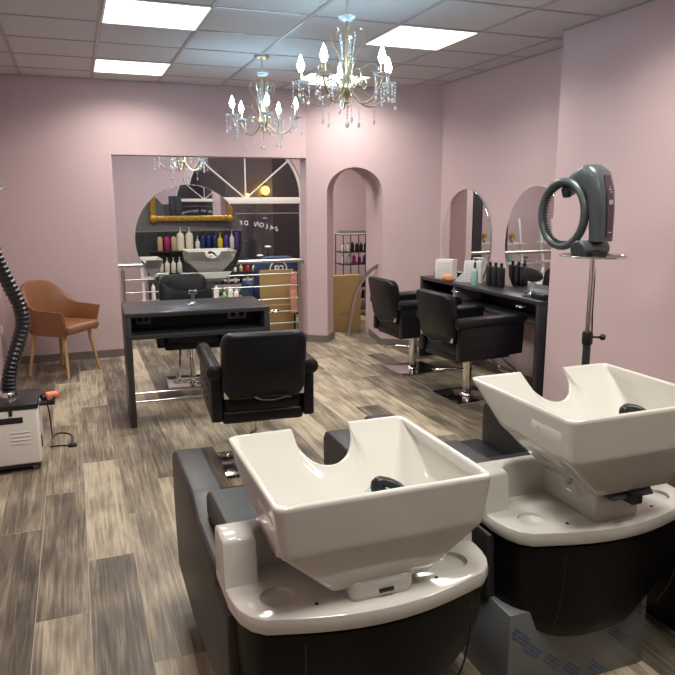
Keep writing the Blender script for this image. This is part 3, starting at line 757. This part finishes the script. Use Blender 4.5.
    rows = [brow(base-.002, .30, L0+.09, L0+.26), brow(base, .44, L0+.06, L0+.295), under(.97), under(.5), under(.10), under(.03),
            side(.97, .14), side(.88, .22), side(.45, .62), side(.10, .93), side(.03, .99),
            brow(-.001, 1.0, L0+.003, L1-.003, 0, 1, .003), brow(.001, 1.0, L0+.009, L1-.009, 0, 1, .009),
            brow(-.001, 1.0, L0+.016, L1-.016, 0, 1, .016), brow(-.007, 1.0, L0+.020, L1-.022, 0, 1, .020),
            side(.35, .74, .026, 1.5), side(.65, .48, .030, 2.2), side(.92, .26, .036, 3), side(1.15, .10, .046, 3),
            brow(-.195, .70, L0+.095, L0+.33), brow(-.222, .42, L0+.14, L0+.28), brow(-.226, .14, L0+.19, L0+.24)]
    bw = MB().loft(rows)
    bowl = bw.build('basin', 'porcelain', w_, ang=75)
    bcy, bz = L0+.21, rz-.224
    MB().lathe([(.032, 0), (.032, .006), (.02, .009), (.018, .004), (0, .004)], 20, (0, bcy, bz)).build('drain', 'chrome', bowl)
    MB().cyl((.03, L0+.115, rz-.185), (.03, L0+.125, rz-.060), .017, .019, 16, .003).build('tap_body', 'chrome', bowl)
    MB().lathe([(.040, 0), (.043, .004), (.038, .010), (.026, .012)], 24, (.03, L0+.13, rz-.070)).build('protective_film_ring', 'mint' if not raised else 'white_metal', bowl)
    MB().tube([(.03, L0+.125, rz-.065), (.022, L0+.135, rz-.040), (.05, L0+.125, rz-.036), (.09, L0+.095, rz-.060), (.12, L0+.075, rz-.09)], [.018, .016, .013, .010, .008], 10, smooth=4).build('spray_handle', 'black', bowl)
    if raised:
        nz = rz-.285
        MB().prism([(-.02, nz), (.10, nz), (.24, nz+.005), (.24, nz+.022), (.0, nz+.022)], lambda u, v, k: (k, u+.02, v), -.080, .080, .003).box(-.015, .025, -.012, .03, nz-.018, nz+.018, .003).build('tilt_bracket', 'black', w_)
        MB().cyl((-.13, .14, nz+.012), (-.08, .14, nz+.010), .009, n=10).tube([(-.13, .14, nz+.012), (-.145, .12, nz+.004), (-.14, .10, nz)], .004, 6).build('tilt_lever', 'chrome', w_)
    else:
        MB().box(-.012, .028, .051, .056, .585, .596, .002).build('tilt_slot', 'black', w_)
    return w_
make_wash((.652, 1.345, 0), 'black backwash chair with lower white basin, left of the two', .868, .283, .015, False)
make_wash((1.500, 1.470, 0), 'black backwash chair with raised white basin, right of the two', .950, .288, -.050, True)

# dark cabinet at the right edge
c = thing('storage_cabinet', 'low black cabinet at the right edge, mostly hidden by the right basin', 'cabinet', (2.20, 1.50, 0))
MB().box(-.29, .29, -.38, .38, .05, .50, .012, 3).build('cabinet_body', 'shell', c); MB().box(-.27, .27, -.35, .35, 0, .05).build('plinth', 'black', c)
MB().box(-.28, .28, -.385, -.378, .28, .49, .003).build('drawer', 'leather', c)

# ------------------------------------------------------------ hair processor on its stand
h = thing('hair_processor', 'grey-teal ring hair processor on a chrome pole stand by the right wall', 'hair processor', (2.54, 2.90, 0))
for k in range(5):
    a = 2*PI*k/5+.5; lg = MB().tube([(0, 0, .07), (.10*math.cos(a), .10*math.sin(a), .075), (.30*math.cos(a), .30*math.sin(a), .055)], [.018, .016, .011], 8)
    lo = lg.build('leg', 'black', h); MB().ball((.30*math.cos(a), .30*math.sin(a), .028), .028, 10, (.7, .7, 1)).build('caster', 'black', lo)
MB().cyl((0, 0, .06), (0, 0, .80), .021, n=20).build('lower_pole', 'teal_dark', h)
MB().cyl((0, 0, .78), (0, 0, 1.26), .0135, n=20).build('upper_pole', 'chrome', h)
MB().lathe([(.026, .77), (.028, .78), (.028, .83), (.024, .84)], 16).cyl((.02, -.01, .81), (.065, -.035, .81), .006).ball((.068, -.037, .81), .018, 10).build('clamp_knob', 'black', h)
tr = MB()
tr.tube([(.15*math.cos(t)-.0, .19*math.sin(t), 1.245) for t in [k*2*PI/40 for k in range(40)]], .005, 6, closed=True)
for x in (-.10, -.05, 0, .05, .10): tr.tube([(x, -.19*math.sqrt(1-(x/.15)**2), 1.245), (x, .19*math.sqrt(1-(x/.15)**2), 1.245)], .0025, 5)
tr.build('wire_tray', 'chrome', h)
# head, local frame: u = in-plane sideways (towards the viewer's right), v = up, n = depth behind ring
hd = bpy.data.objects.new('processor_head', None)
yawh = math.radians(-76)
def HL(u, v, n_):   # head local -> stand local
    u = u*.86-.118; n_ = n_*.80-.035
    return Vector((u*math.cos(yawh)-n_*math.sin(yawh), u*math.sin(yawh)+n_*math.cos(yawh), v*.90+1.478))
bpy.data.objects.remove(hd)
# body: thick curved hood
body = MB()
prof_o = [(-.125, .120), (-.115, .165), (-.03, .225), (.05, .262), (.10, .262), (.155, .225), (.190, .13), (.205, .02), (.210, -.08), (.212, -.175)]
prof_i = [(-.07, .085), (-.045, .105), (.00, .130), (.035, .130), (.065, .105), (.095, .06), (.104, 0), (.108, -.07), (.108, -.13), (.108, -.175)]
rings = []
K = len(prof_o)
for i in range(K):
    o_, i_ = Vector(prof_o[i]), Vector(prof_i[i]); fr_ = i/(K-1)
    wd = (.040, .052, .068, .085, .095, .098, .095, .088, .080, .076)[i]
    cc = (o_+i_)/2; hl = (o_-i_)/2; r = []
    for j in range(20):
        a = 2*PI*j/20; ca, sa = math.cos(a), math.sin(a)
        e = .55
        cu = math.copysign(abs(ca)**e, ca); cvv = math.copysign(abs(sa)**e, sa)
        p = cc+hl*cu; r.append(HL(p.x, p.y, .075+cvv*wd))
    rings.append(r)
body.loft(rings); hbody = body.build('head_body', 'teal', h, ang=70)
rg = MB()
N_ = 48; rings = []
for k in range(N_):
    a = 2*PI*k/N_; cu, cv_ = math.cos(a), math.sin(a)
    C0 = Vector((-.070+.158*cu, -.022+.190*cv_)); rd = Vector((cu, cv_))
    r = []
    for j in range(12):
        b = 2*PI*j/12; p = C0+rd*.024*math.cos(b); r.append(HL(p.x, p.y, .0+.034*math.sin(b)))
    rings.append(r)
rings.append(rings[0]); rg.loft(rings, False, False); ring_o = rg.build('heater_ring', 'teal', h, ang=70)
fins = MB()
for k in range(30):
    a = math.radians(95+k*190/30); cu, cv_ = math.cos(a), math.sin(a)
    p0 = (-.070+(.158-.026)*cu, -.022+(.190-.026)*cv_)
    q0 = HL(p0[0], p0[1], -.02); q1 = HL(p0[0], p0[1], .02); fins.cyl(q0, q1, .004, n=5)
fins.build('vent_fins', 'teal_dark', ring_o)
MB().cyl(HL(-.085, .13, .045), HL(-.075, .075, .04), .030, .024, 16, .006).build('joint', 'teal_dark', h)
MB().cyl(HL(.10, -.222, -.075), HL(.10, -.222, .20), .047, n=24, bev=.006).build('hinge_barrel', 'teal', h)
MB().cyl(HL(.10, -.222, -.081), HL(.10, -.222, -.075), .036, n=24).build('hinge_cap', 'teal_dark', h)
MB().box(-.05, .05, -.05, .05, 1.235, 1.27, .006).build('head_mount', 'black', h)
cpn = MB()
pts_ = [(.168, .20), (.196, .10), (.210, .0), (.2135, -.09), (.215, -.15)]
for (a, b) in zip(pts_, pts_[1:]):
    c = [HL(a[0]+.001, a[1], .045), HL(a[0]+.001, a[1], .105), HL(b[0]+.001, b[1], .105), HL(b[0]+.001, b[1], .045)]
    off = (HL(.004, 0, 0)-HL(0, 0, 0)); cpn.loft([c, [q+off for q in c]])
pan = cpn.build('control_panel', 'plum', hbody)
ic = MB()
def lab(u, v, n0, n1, v1): 
    off = HL(.003, 0, 0)-HL(0, 0, 0); b_ = HL(.0065, 0, 0)-HL(0, 0, 0)
    c = [HL(u, v, n0)+b_, HL(u, v, n1)+b_, HL(u, v1, n1)+b_, HL(u, v1, n0)+b_]; ic.loft([c, [q+off*.4 for q in c]])
lab(.196, .115, .06, .085, .122); lab(.193, .125, .07, .076, .140); lab(.199, .10, .075, .09, .108); lab(.207, .035, .055, .095, .06); lab(.214, -.125, .06, .09, -.12)
ic.build('panel_print', 'pale_ink', pan, smooth=False)
MB().tube([(.02, .03, 1.25), (.035, .02, 1.15), (.03, .01, .95), (.026, 0, .80), (-.02, -.01, .66), (-.035, -.02, .60), (-.025, 0, .55), (0, .022, .40)], .0045, 6, smooth=5).build('power_cord', 'cable', h)

# ------------------------------------------------------------ hair dust extractor with hose (left edge)
e = thing('extractor_unit', 'white extractor box on casters with tall ribbed black hose at left edge', 'air extractor', (-.45, 4.30, 0))
MB().box(-.18, .18, -.17, .17, .045, .375, .012, 3).build('housing', 'white_metal', e)
MB().box(-.185, .185, -.175, .175, .37, .405, .008, 3).build('top_cover', 'black', e)
MB().box(-.175, .175, -.165, .165, .025, .05, .004).build('bottom_tray', 'black', e)
MB().box(-.02, .10, -.174, -.168, .295, .33, .004).build('handle_slot', 'desk_in', e)
for cx in (-.09, .085):
    q = MB()
    for k in range(4): q.box(cx-.055+.02*(k % 2)*0, cx+.05, -.176, -.169, .17+.022*k, .178+.022*k, .003)
    q.build('vent_grille', 'white', e)
MB().box(.03, .05, -.178, -.17, .34, .375, .002).build('latch', 'black', e)
for sx in (-1, 1):
    for sy in (-1, 1):
        MB().cyl((sx*.14-.01, sy*.13, .018), (sx*.14+.01, sy*.13, .018), .018, n=16).box(sx*.14-.006, sx*.14+.006, sy*.13-.006, sy*.13+.006, .018, .03).build('caster', 'steel', e)
MB().box(.178, .186, -.06, -.02, .10, .17, .003).build('power_inlet', 'black', e)
hp = [(.02, .02, .40), (.025, .02, .44), (.035, .02, .53), (.065, .02, .63), (.105, .02, .74), (.132, .02, .84), (.125, .02, .94), (.090, .02, 1.04), (.050, .02, 1.15), (.018, .02, 1.26), (.0, .02, 1.38), (.0, .02, 1.46), (.02, .02, 1.55), (.035, .02, 1.60)]
cen = catmull([Vector(p) for p in hp], 12)
rad = [0.040+.0038*math.sin(i*2*PI/3.0) for i in range(len(cen))]
hs = MB().tube(cen, rad, 14); hs.build('flexible_hose', 'hose', e, ang=25)
MB().lathe([(.05, .40), (.05, .425), (.042, .44)], 20, (.02, .02, 0)).build('hose_collar', 'chrome', e)
MB().lathe([(.04, .02), (.045, 0), (.075, -.02), (.08, -.03), (.07, -.03)], 20, (.040, .02, 1.625)).build('suction_nozzle', 'cable', e)
t = thing('hair_dryer', 'orange hand dryer resting on the side tray of the white extractor box', 'hair dryer', (-.345, 4.36, .405))
t.location = (-.215, 4.33, .352)
MB().box(.178, .27, -.02, .08, .342, .350, .002).build('side_tray', 'black', e)
MB().cyl((-.02, 0, .03), (.055, .03, .03), .028, .026, 18, .008).build('dryer_barrel', 'orange', t)
MB().cyl((-.02, 0, .03), (-.04, -.01, .03), .024, .018, 16).build('nozzle', 'black', t)
MB().tube([(.03, .01, .025), (.02, -.03, .02), (.0, -.06, .016)], .013, 10).build('dryer_handle', 'black', t)
t = thing('power_cable', 'thin black power cable curling on the floor beside the white extractor', 'cable', (-.26, 4.26, 0))
MB().tube([(.02, .10, .345), (.035, .16, .28), (.035, .28, .10), (.03, .42, .012), (.05, .50, .005), (.10, .50, .005), (.145, .44, .005), (.15, .34, .005), (.14, .24, .005), (.07, .25, .005), (.02, .25, .005)], .0045, 7, smooth=6).build('cable_run', 'cable', t)
MB().box(.13, .18, .20, .24, 0, .018, .004).build('plug', 'black', t)

# ------------------------------------------------------------ brown armchair
a = thing('armchair', 'cognac leather armchair with splayed oak legs in the left back corner', 'chair', (-.165, 6.575, 0), math.radians(-128))
# local frame: faces +y
for sx in (-1, 1):
    for sy in (-1, 1):
        MB().cyl((sx*.165, sy*.155+.0, .40), (sx*.215, sy*.205, 0), .019, .0115, 14).build('leg', 'oak', a)
st = MB().box(-.22, .22, -.20, .25, .385, .47, .035, 4); st.build('seat', 'tan', a)
# wrap-around shell: plan path left-front -> back -> right-front with changing top height
path = [(-.262, .225, .592), (-.272, .10, .600), (-.276, -.04, .612), (-.262, -.135, .672), (-.200, -.235, .785), (-.10, -.275, .822), (0, -.282, .828), (.10, -.275, .822), (.200, -.235, .785), (.262, -.135, .672), (.276, -.04, .612), (.272, .10, .600), (.262, .225, .592)]
sm = catmull([Vector(p) for p in path], 4); rings = []
for i, p in enumerate(sm):
    dv = sm[min(i+1, len(sm)-1)]-sm[max(0, i-1)]; dv.z = 0; dv.normalize(); nrm = Vector((-dv.y, dv.x, 0))*-1
    b = Vector((p.x*.86, p.y*(.93 if p.y > 0 else .86), .375)); tp_ = p.copy(); th = .024
    if i == 0 or i == len(sm)-1: b.y += .0
    m1 = b.lerp(tp_, .35)+nrm*-.012
    inn = nrm*-th
    rings.append([b, m1, tp_-Vector((0, 0, .012)), tp_+inn*.3, tp_+inn*.8, tp_+inn*1.1-Vector((0, 0, .014)), m1+inn*1.1, b+inn*1.1])
q = MB().loft(rings); sh_ = q.build('shell', 'tan', a, ang=60)
MB().tube([p+Vector((0, 0, -.004)) for p in sm], .005, 6).build('piping', 'tan', sh_)

# ------------------------------------------------------------ railing across the big opening
r = thing('railing', 'brushed steel handrail with thin wires across the large opening', 'railing', (1.36, 7.20, 0))
MB().cyl((-.975, 0, .89), (.97, 0, .885), .021, n=16).build('top_rail', 'steel', r)
for z in (.745, .615, .47, .33, .2): MB().cyl((-.93, 0, z), (.93, 0, z), .006, n=8).build('wire_rail', 'steel', r)
for x in (-.93, .93):
    MB().cyl((x, 0, 0), (x, 0, .84 if x < 0 else .87), .018, n=14).cyl((x, 0, .84), (x, 0, .885), .007, n=8).lathe([(.04, 0), (.04, .008), (.02, .012)], 16, (x, 0, 0)).build('post', 'steel', r)
MB().lathe([(.034, 0), (.034, .012)], 18, (.963, 0, .885), Matrix.Rotation(PI/2, 4, 'Y')).build('wall_flange', 'steel', r)

# cardboard behind the railing and in the arch
t = thing('cardboard_sheet', 'large brown cardboard sheet leaning behind the railing', 'cardboard', (2.10, 7.46, 0))
MB().box(-.195, .195, -.012, .012, 0, .765, .003).build('sheet_body', 'card', t); MB().box(-.196, .196, -.0135, -.0115, .36, .372).build('tape', 'bottle_beige', t)
t = thing('cardboard_box', 'tall flat brown cardboard box standing in the arched passage', 'cardboard', (2.95, 7.50, 0))
MB().box(-.18, .18, -.05, .05, 0, .665, .003).build('box_body', 'card', t)
q = MB()
for k in range(5): q.box(-.10+.035*k, -.078+.035*k, -.0515, -.0495, .20, .222)
q.build('printed_mark', 'base', t)
# curved handrail in the passage
t = thing('curved_handrail', 'curved steel handrail descending in the arched passage', 'handrail', (2.88, 7.20, 0))
MB().tube([(0, 0, 0), (.003, -.02, .126), (.027, -.08, .422), (.075, -.18, .635), (.135, -.32, .78), (.19, -.50, .869), (.205, -.60, .89)], .020, 12, smooth=6).build('rail_tube', 'steel', t)
MB().lathe([(.045, 0), (.045, .008), (.02, .012)], 16, (0, 0, 0)).build('floor_flange', 'steel', t)

# black wire rack with products behind the arch
t = thing('wire_rack', 'tall black wire rack of products in the room behind the arch', 'rack', (3.50, 8.55, 0))
q = MB()
for x in (-.22, .22, 0):
    for y in (-.14, .14):
        q.cyl((x, y, 0), (x, y, 1.09), .007, n=8)
q.build('uprights', 'black', t)
SH = (.10, .25, .40, .70, .86, 1.09)
for z in SH: MB().box(-.235, .235, -.15, .15, z-.012, z, .002).build('shelf', 'black', t)
MB().box(-.24, .24, -.15, .15, 1.09, 1.10).build('top_liner', 'white_metal', t)
kinds = ['white', 'black', 'magenta', 'navy_gloss', 'black', 'socket', 'red', 'purple']
words = {'white': 'white', 'black': 'black', 'magenta': 'magenta', 'navy_gloss': 'dark blue', 'socket': 'grey', 'red': 'red', 'purple': 'violet'}
rk = random.Random(11)
lvl = {.70: 'lower middle', .86: 'second from top', .25: 'second lowest', .10: 'lowest', .40: 'middle'}
seq = {.86: ['white', 'white', 'black', 'black', 'black', 'black', 'black'], .70: ['white', 'white', 'magenta', 'magenta', 'navy_gloss', 'purple'], .40: ['black', 'socket', 'bottle_beige', 'black', 'white'], .25: ['black', 'red', 'white', 'black', 'socket'], .10: ['black', 'white', 'black', 'socket', 'black']}
words['bottle_beige'] = 'beige'
pos = ['far left', 'left', 'centre left', 'centre', 'centre right', 'right', 'far right']
for z, ks in seq.items():
    for i, k in enumerate(ks):
        x = 3.50-.19+.38*i/(len(ks)-1)
        bottle('product_bottle', (x, 8.48, z), '%s product bottle on the %s shelf of the wire rack, %s' % (words[k], lvl[z], pos[i]), 'bottle', k, 'white' if k == 'magenta' else 'black', .024, rk.uniform(.085, .11), .010, .02, group='products on the wire rack')
t = thing('folded_stack', 'flat dark folded things lying on top of the wire rack', 'folded cloth', (3.5, 8.55, 1.10))
MB().box(-.23, .20, -.13, .12, 0, .018, .004).box(-.20, .12, -.12, .10, .018, .034, .004).build('cloth_layers', 'base', t)

# window display left of centre
t = thing('display_shelf', 'low black stepped display shelf below the arched window', 'shelf', (1.92, 8.85, 0))
for z in (.34, .48, .62): MB().box(-.42, .42, -.10, .12, z-.015, z, .002).build('shelf_board', 'black', t)
for x in (-.41, .41): MB().box(x-.01, x+.01, -.10, .12, 0, .62, .002).build('side_panel', 'black', t)
rk = random.Random(21); ck = ['white', 'black', 'cream', 'socket', 'green', 'white', 'red', 'black', 'mint', 'white', 'bottle_beige', 'socket']
words.update({'cream': 'cream', 'green': 'green', 'mint': 'mint'})
i = 0
for z, nm in ((.34, 'bottom'), (.48, 'middle'), (.62, 'top')):
    for j in range(9):
        k = ck[(i*5+j*3) % len(ck)]; i += 1
        bottle('display_bottle', (1.92-.34+.085*j, 8.80+.02*(j % 2), z), '%s bottle on the %s board of the window display, number %s from the left' % (words[k], nm, ['one', 'two', 'three', 'four', 'five', 'six', 'seven', 'eight', 'nine'][j]), 'bottle', k, 'white' if j % 2 else 'black', .022, rk.uniform(.06, .095), .009, .016, group='products in the window display')
t = thing('display_table', 'low white display table beside the railing', 'table', (1.27, 8.1, 0))
MB().box(-.52, .52, -.16, .16, .34, .37, .004).build('table_top', 'white_metal', t)
for sx in (-1, 1):
    for sy in (-1, 1): MB().box(sx*.49-.015, sx*.49+.015, sy*.13-.015, sy*.13+.015, 0, .34).build('leg', 'white_metal', t)
dz = .37
bottle('candle', (.80, 8.02, dz), 'plain white pillar candle at the left of the display table', 'candle', 'white', 'cream', .022, .22, .004, .015)
t = thing('tinsel_tree', 'small gold tinsel tree on the display table', 'ornament', (.95, 8.02, dz))
q = MB().lathe([(.05, 0), (.05, .01), (.01, .015), (.006, .03)], 12)
q.build('tree_foot', 'tinsel', t)
q = MB(); rk = random.Random(4)
for i in range(60):
    z = .03+.20*i/60; rr_ = .075*(1-i/62); a_ = i*2.4; q.gem((rr_*math.cos(a_)*.7, rr_*math.sin(a_)*.7, z), .012, .012)
q.build('tinsel_body', 'tinsel', t, smooth=False)
for x, k, hh, lb in ((1.42, 'red', .06, 'squat red jar on the display table'), (1.52, 'white', .16, 'tall white bottle on the display table'), (1.62, 'green', .07, 'green jar on the display table'), (1.69, 'cream', .13, 'cream bottle at the right end of the display table'), (1.76, 'white', .10, 'short white bottle at the table edge by the navy chair')):
    bottle('display_jar', (x, 8.03, dz), lb, 'jar', k, 'white', .030, hh, .014, .02, group='jars on the display table')
# thin stands rising in front of the glass
for x, z, lb in ((2.33, .93, 'thin stand with a flat white head before the window glass'), (2.22, .82, 'thin stand with a white blossom before the window glass')):
    t = thing('flower_stand', lb, 'ornament', (x, 8.65, 0)); MB().cyl((0, 0, 0), (0, 0, z), .006, n=8).lathe([(.06, 0), (.06, .01)], 16).build('stem', 'black', t)
    MB().ball((0, 0, z+.012), .045, 12, (1, 1, .35)).build('head', 'white', t)
# navy chair with white round emblem
t = thing('navy_armchair', 'navy armchair with a round white emblem, behind the cardboard sheet', 'chair', (2.19, 7.98, 0))
MB().box(-.27, .27, -.22, .26, .18, .46, .06, 4).build('seat', 'navy', t)
P = rr_poly(.56, .55, .18, 6); q = MB(); q.loft([[(x*s_, .0-.24+o_, .62+z*s_) for x, z in P] for s_, o_ in ((.92, -.05), (.98, -.04), (1, -.02), (1, .03), (.95, .055))]); bk_ = q.build('backrest', 'navy', t, ang=60)
q = MB()
for sg in (-1, 1): q = MB().box(sg*.28-.05, sg*.28+.05, -.22, .22, .18, .58, .04, 4); q.build('armrest', 'navy', t)
em = MB(); em.tube([(.10*math.cos(k*PI/16), -.294, .745+.10*math.sin(k*PI/16)) for k in range(32)], .009, 5, closed=True)
em.box(-.045, -.030, -.298, -.290, .70, .79); em.box(-.03, .0, -.298, -.290, .775, .79); em.box(-.03, .0, -.298, -.290, .74, .752); em.box(0, .012, -.298, -.290, .745, .785)
em.box(.025, .055, -.298, -.290, .70, .712); em.box(.045, .058, -.298, -.290, .705, .785); em.box(.02, .05, -.298, -.290, .775, .79)
em.build('emblem', 'white', bk_, smooth=False)
for sx in (-1, 1):
    for sy in (-1, 1): MB().cyl((sx*.22, sy*.18, 0), (sx*.22, sy*.18, .18), .018).build('leg', 'black', t)
t = thing('hanging_cloth', 'salmon pink cloth hanging at the right end of the railing', 'cloth', (2.245, 7.245, 0))
q = MB(); q.loft([[(-.035+.02*math.sin(z*9), .0+.012*math.sin(i*1.3), z), (.04+.01*math.sin(z*7), .012*math.sin(i*1.3+1), z), (.04, .022, z), (-.035, .022, z)] for i, z in enumerate([.30+.046*k for k in range(11)])]); q.build('cloth_fold', 'pinkcloth', t)

t = thing('coat_cabinet', 'tall narrow black cabinet in the next room, seen dark in the left oval mirror', 'cabinet', (1.385, 8.42, 0))
MB().box(-.17, .17, -.12, .12, .03, 1.64, .004).build('cabinet_body', 'desk_in', t); MB().box(-.16, .16, -.11, .11, 0, .03).build('plinth', 'black', t)
for sg in (-1, 1): MB().box(min(sg*.004, sg*.165), max(sg*.004, sg*.165), -.128, -.12, .05, 1.62, .003).build('door', 'desk', t)
# white ladder shelf at the left of the next room, seen in the oval mirror
t = thing('ladder_shelf', 'white ladder shelf at the left edge of the right oval mirror reflection', 'shelf', (.98, 8.60, 0))
for x in (-.24, .04, .26): MB().prism([(-.13, 0), (-.10, 0), (.14, 1.25), (.11, 1.25)], YZ, x-.016, x+.016).build('upright', 'white_metal', t)
for z, dd in ((.30, .16), (.60, .13), (.88, .11)): MB().box(-.26, .28, -dd+.06, .15, z, z+.02).build('shelf_board', 'white_metal', t)
t2 = dup(t, (.10, 8.60, 0), 0, 'white ladder shelf in the middle of the right oval mirror reflection')
t2['group'] = 'white ladder shelves'; t['group'] = 'white ladder shelves'
for x, lb in ((.02, 'gold ornament on the further left ladder shelf'),):
    t = thing('gold_ornament', lb, 'ornament', (.10+x, 8.65, .90)); MB().lathe([(.03, 0), (.03, .01), (.01, .02), (.055, .06), (.05, .12), (.01, .16)], 14).build('ornament_body', 'tinsel', t)
for x, k, lb in ((-.05, 'mint', 'mint bottle on the white ladder shelf'), (.06, 'navy_gloss', 'dark blue bottle on the white ladder shelf'), (.20, 'purple', 'violet bottle on the white ladder shelf')):
    bottle('ladder_bottle', (.98+x, 8.63, .62), lb, 'bottle', k, 'white', .032, .15, .012, .03)
for x, lb in ((-.08, 'gold ornament on the top board of the ladder shelf, left'), (.20, 'gold ornament on the top board of the ladder shelf, right')):
    t = thing('gold_ornament', lb, 'ornament', (.98+x, 8.65, .90)); MB().lathe([(.03, 0), (.03, .01), (.01, .02), (.05, .06), (.045, .11), (.01, .14)], 14).build('ornament_body', 'tinsel', t)

# switch on left wall
t = thing('light_switch', 'small white switch plate low on the left wall', 'switch', (XL+.0, 6.6, .42))
MB().box(0, .010, -.04, .04, -.04, .04, .003).build('switch_plate', 'white', t); MB().box(.010, .014, -.022, .022, -.022, .022, .002).build('rocker', 'white', t)

# ------------------------------------------------------------ rear wall, seen in the round mirror
YRR = YR+.008
g_ = thing('gilded_mirror', 'gold framed rectangular mirror on the grey rear wall, seen reflected', 'mirror', (1.66, YR+.045, 1.72), math.radians(4))
q = MB(); hw_, hh_ = .56, .45
for sg in (-1, 1):
    q.box(-hw_, hw_, 0, .045, sg*hh_-.04, sg*hh_+.04, .012, 3); q.box(sg*hw_-.04, sg*hw_+.04, 0, .045, -hh_, hh_, .012, 3)
    for s2 in (-1, 1): q.ball((sg*hw_, .03, s2*hh_), .065, 12, (1, .5, 1))
for i in range(12): q.ball((-.50+i*1.0/11, .045, -hh_), .018, 8); q.ball((-.50+i*1.0/11, .045, hh_), .018, 8)
for i in range(8):
    q.ball((-hw_, .045, -.38+i*.76/7), .018, 8); q.ball((hw_, .045, -.38+i*.76/7), .018, 8)
q.build('gilded_frame', 'old_gold', g_)
MB().box(-hw_+.035, hw_-.035, .004, .012, -hh_+.035, hh_-.035).build('mirror_glass', 'mirror', g_, smooth=False)
t = thing('bottle_shelf', 'dark wall shelf on the rear wall, seen reflected behind the basins', 'shelf', (1.70, YRR, .80))
MB().box(-.66, .66, 0, .14, -.03, 0, .003).build('shelf_board', 'black', t)
for x in (-.5, .5): MB().box(x-.012, x+.012, 0, .12, -.12, -.03).build('bracket', 'black', t)
RB = [(1.17, 'bottle_beige', .21, 'black', .040), (1.27, 'magenta', .21, 'black', .042), (1.37, 'bottle_beige', .21, 'black', .042), (1.47, 'cream', .27, 'white', .055), (1.60, 'cream', .27, 'white', .055), (1.72, 'white', .14, 'white', .036), (1.80, 'navy_gloss', .22, 'black', .038), (1.89, 'navy_gloss', .22, 'black', .038), (1.98, 'navy_gloss', .22, 'black', .038), (2.06, 'yellow', .18, 'yellow', .042), (2.15, 'purple', .22, 'black', .038), (2.24, 'white', .20, 'white', .036), (2.31, 'purple', .26, 'purple', .030)]
wc = {'bottle_beige': 'beige', 'magenta': 'magenta', 'cream': 'cream', 'white': 'white', 'navy_gloss': 'navy blue', 'yellow': 'yellow', 'purple': 'violet'}
ordn = ['first', 'second', 'third', 'fourth', 'fifth', 'sixth', 'seventh', 'eighth', 'ninth', 'tenth', 'eleventh', 'twelfth', 'last']
for i, (x, k, hh, cpk, rr_) in enumerate(RB):
    bottle('shampoo_bottle', (x, YRR+.07, .80), '%s pump bottle in the round mirror reflection, %s from the left' % (wc[k], ordn[i]), 'bottle', k, cpk, rr_, hh, .014, .03, True, group='pump bottles on the rear wall shelf', rz=PI)
t = thing('side_trolley', 'dark low side cabinet against the rear wall behind the basins', 'cabinet', (1.30, -.40, 0))
MB().box(-.20, .20, -.13, .13, .03, .48, .01).build('cabinet_body', 'shell', t); MB().box(-.18, .18, -.11, .11, 0, .03).build('plinth', 'black', t)
MB().box(-.17, .17, .13, .136, .26, .46, .003).build('door', 'leather', t)
for i in range(4): bottle('refill_bottle', (1.16+.09*i, -.40, .48), 'white refill bottle on the low side cabinet, %s from the left' % ordn[i], 'bottle', ('white', 'cream')[i % 2], 'white', .036, .16, .014, .03, True, group='refill bottles on the side cabinet', rz=PI)
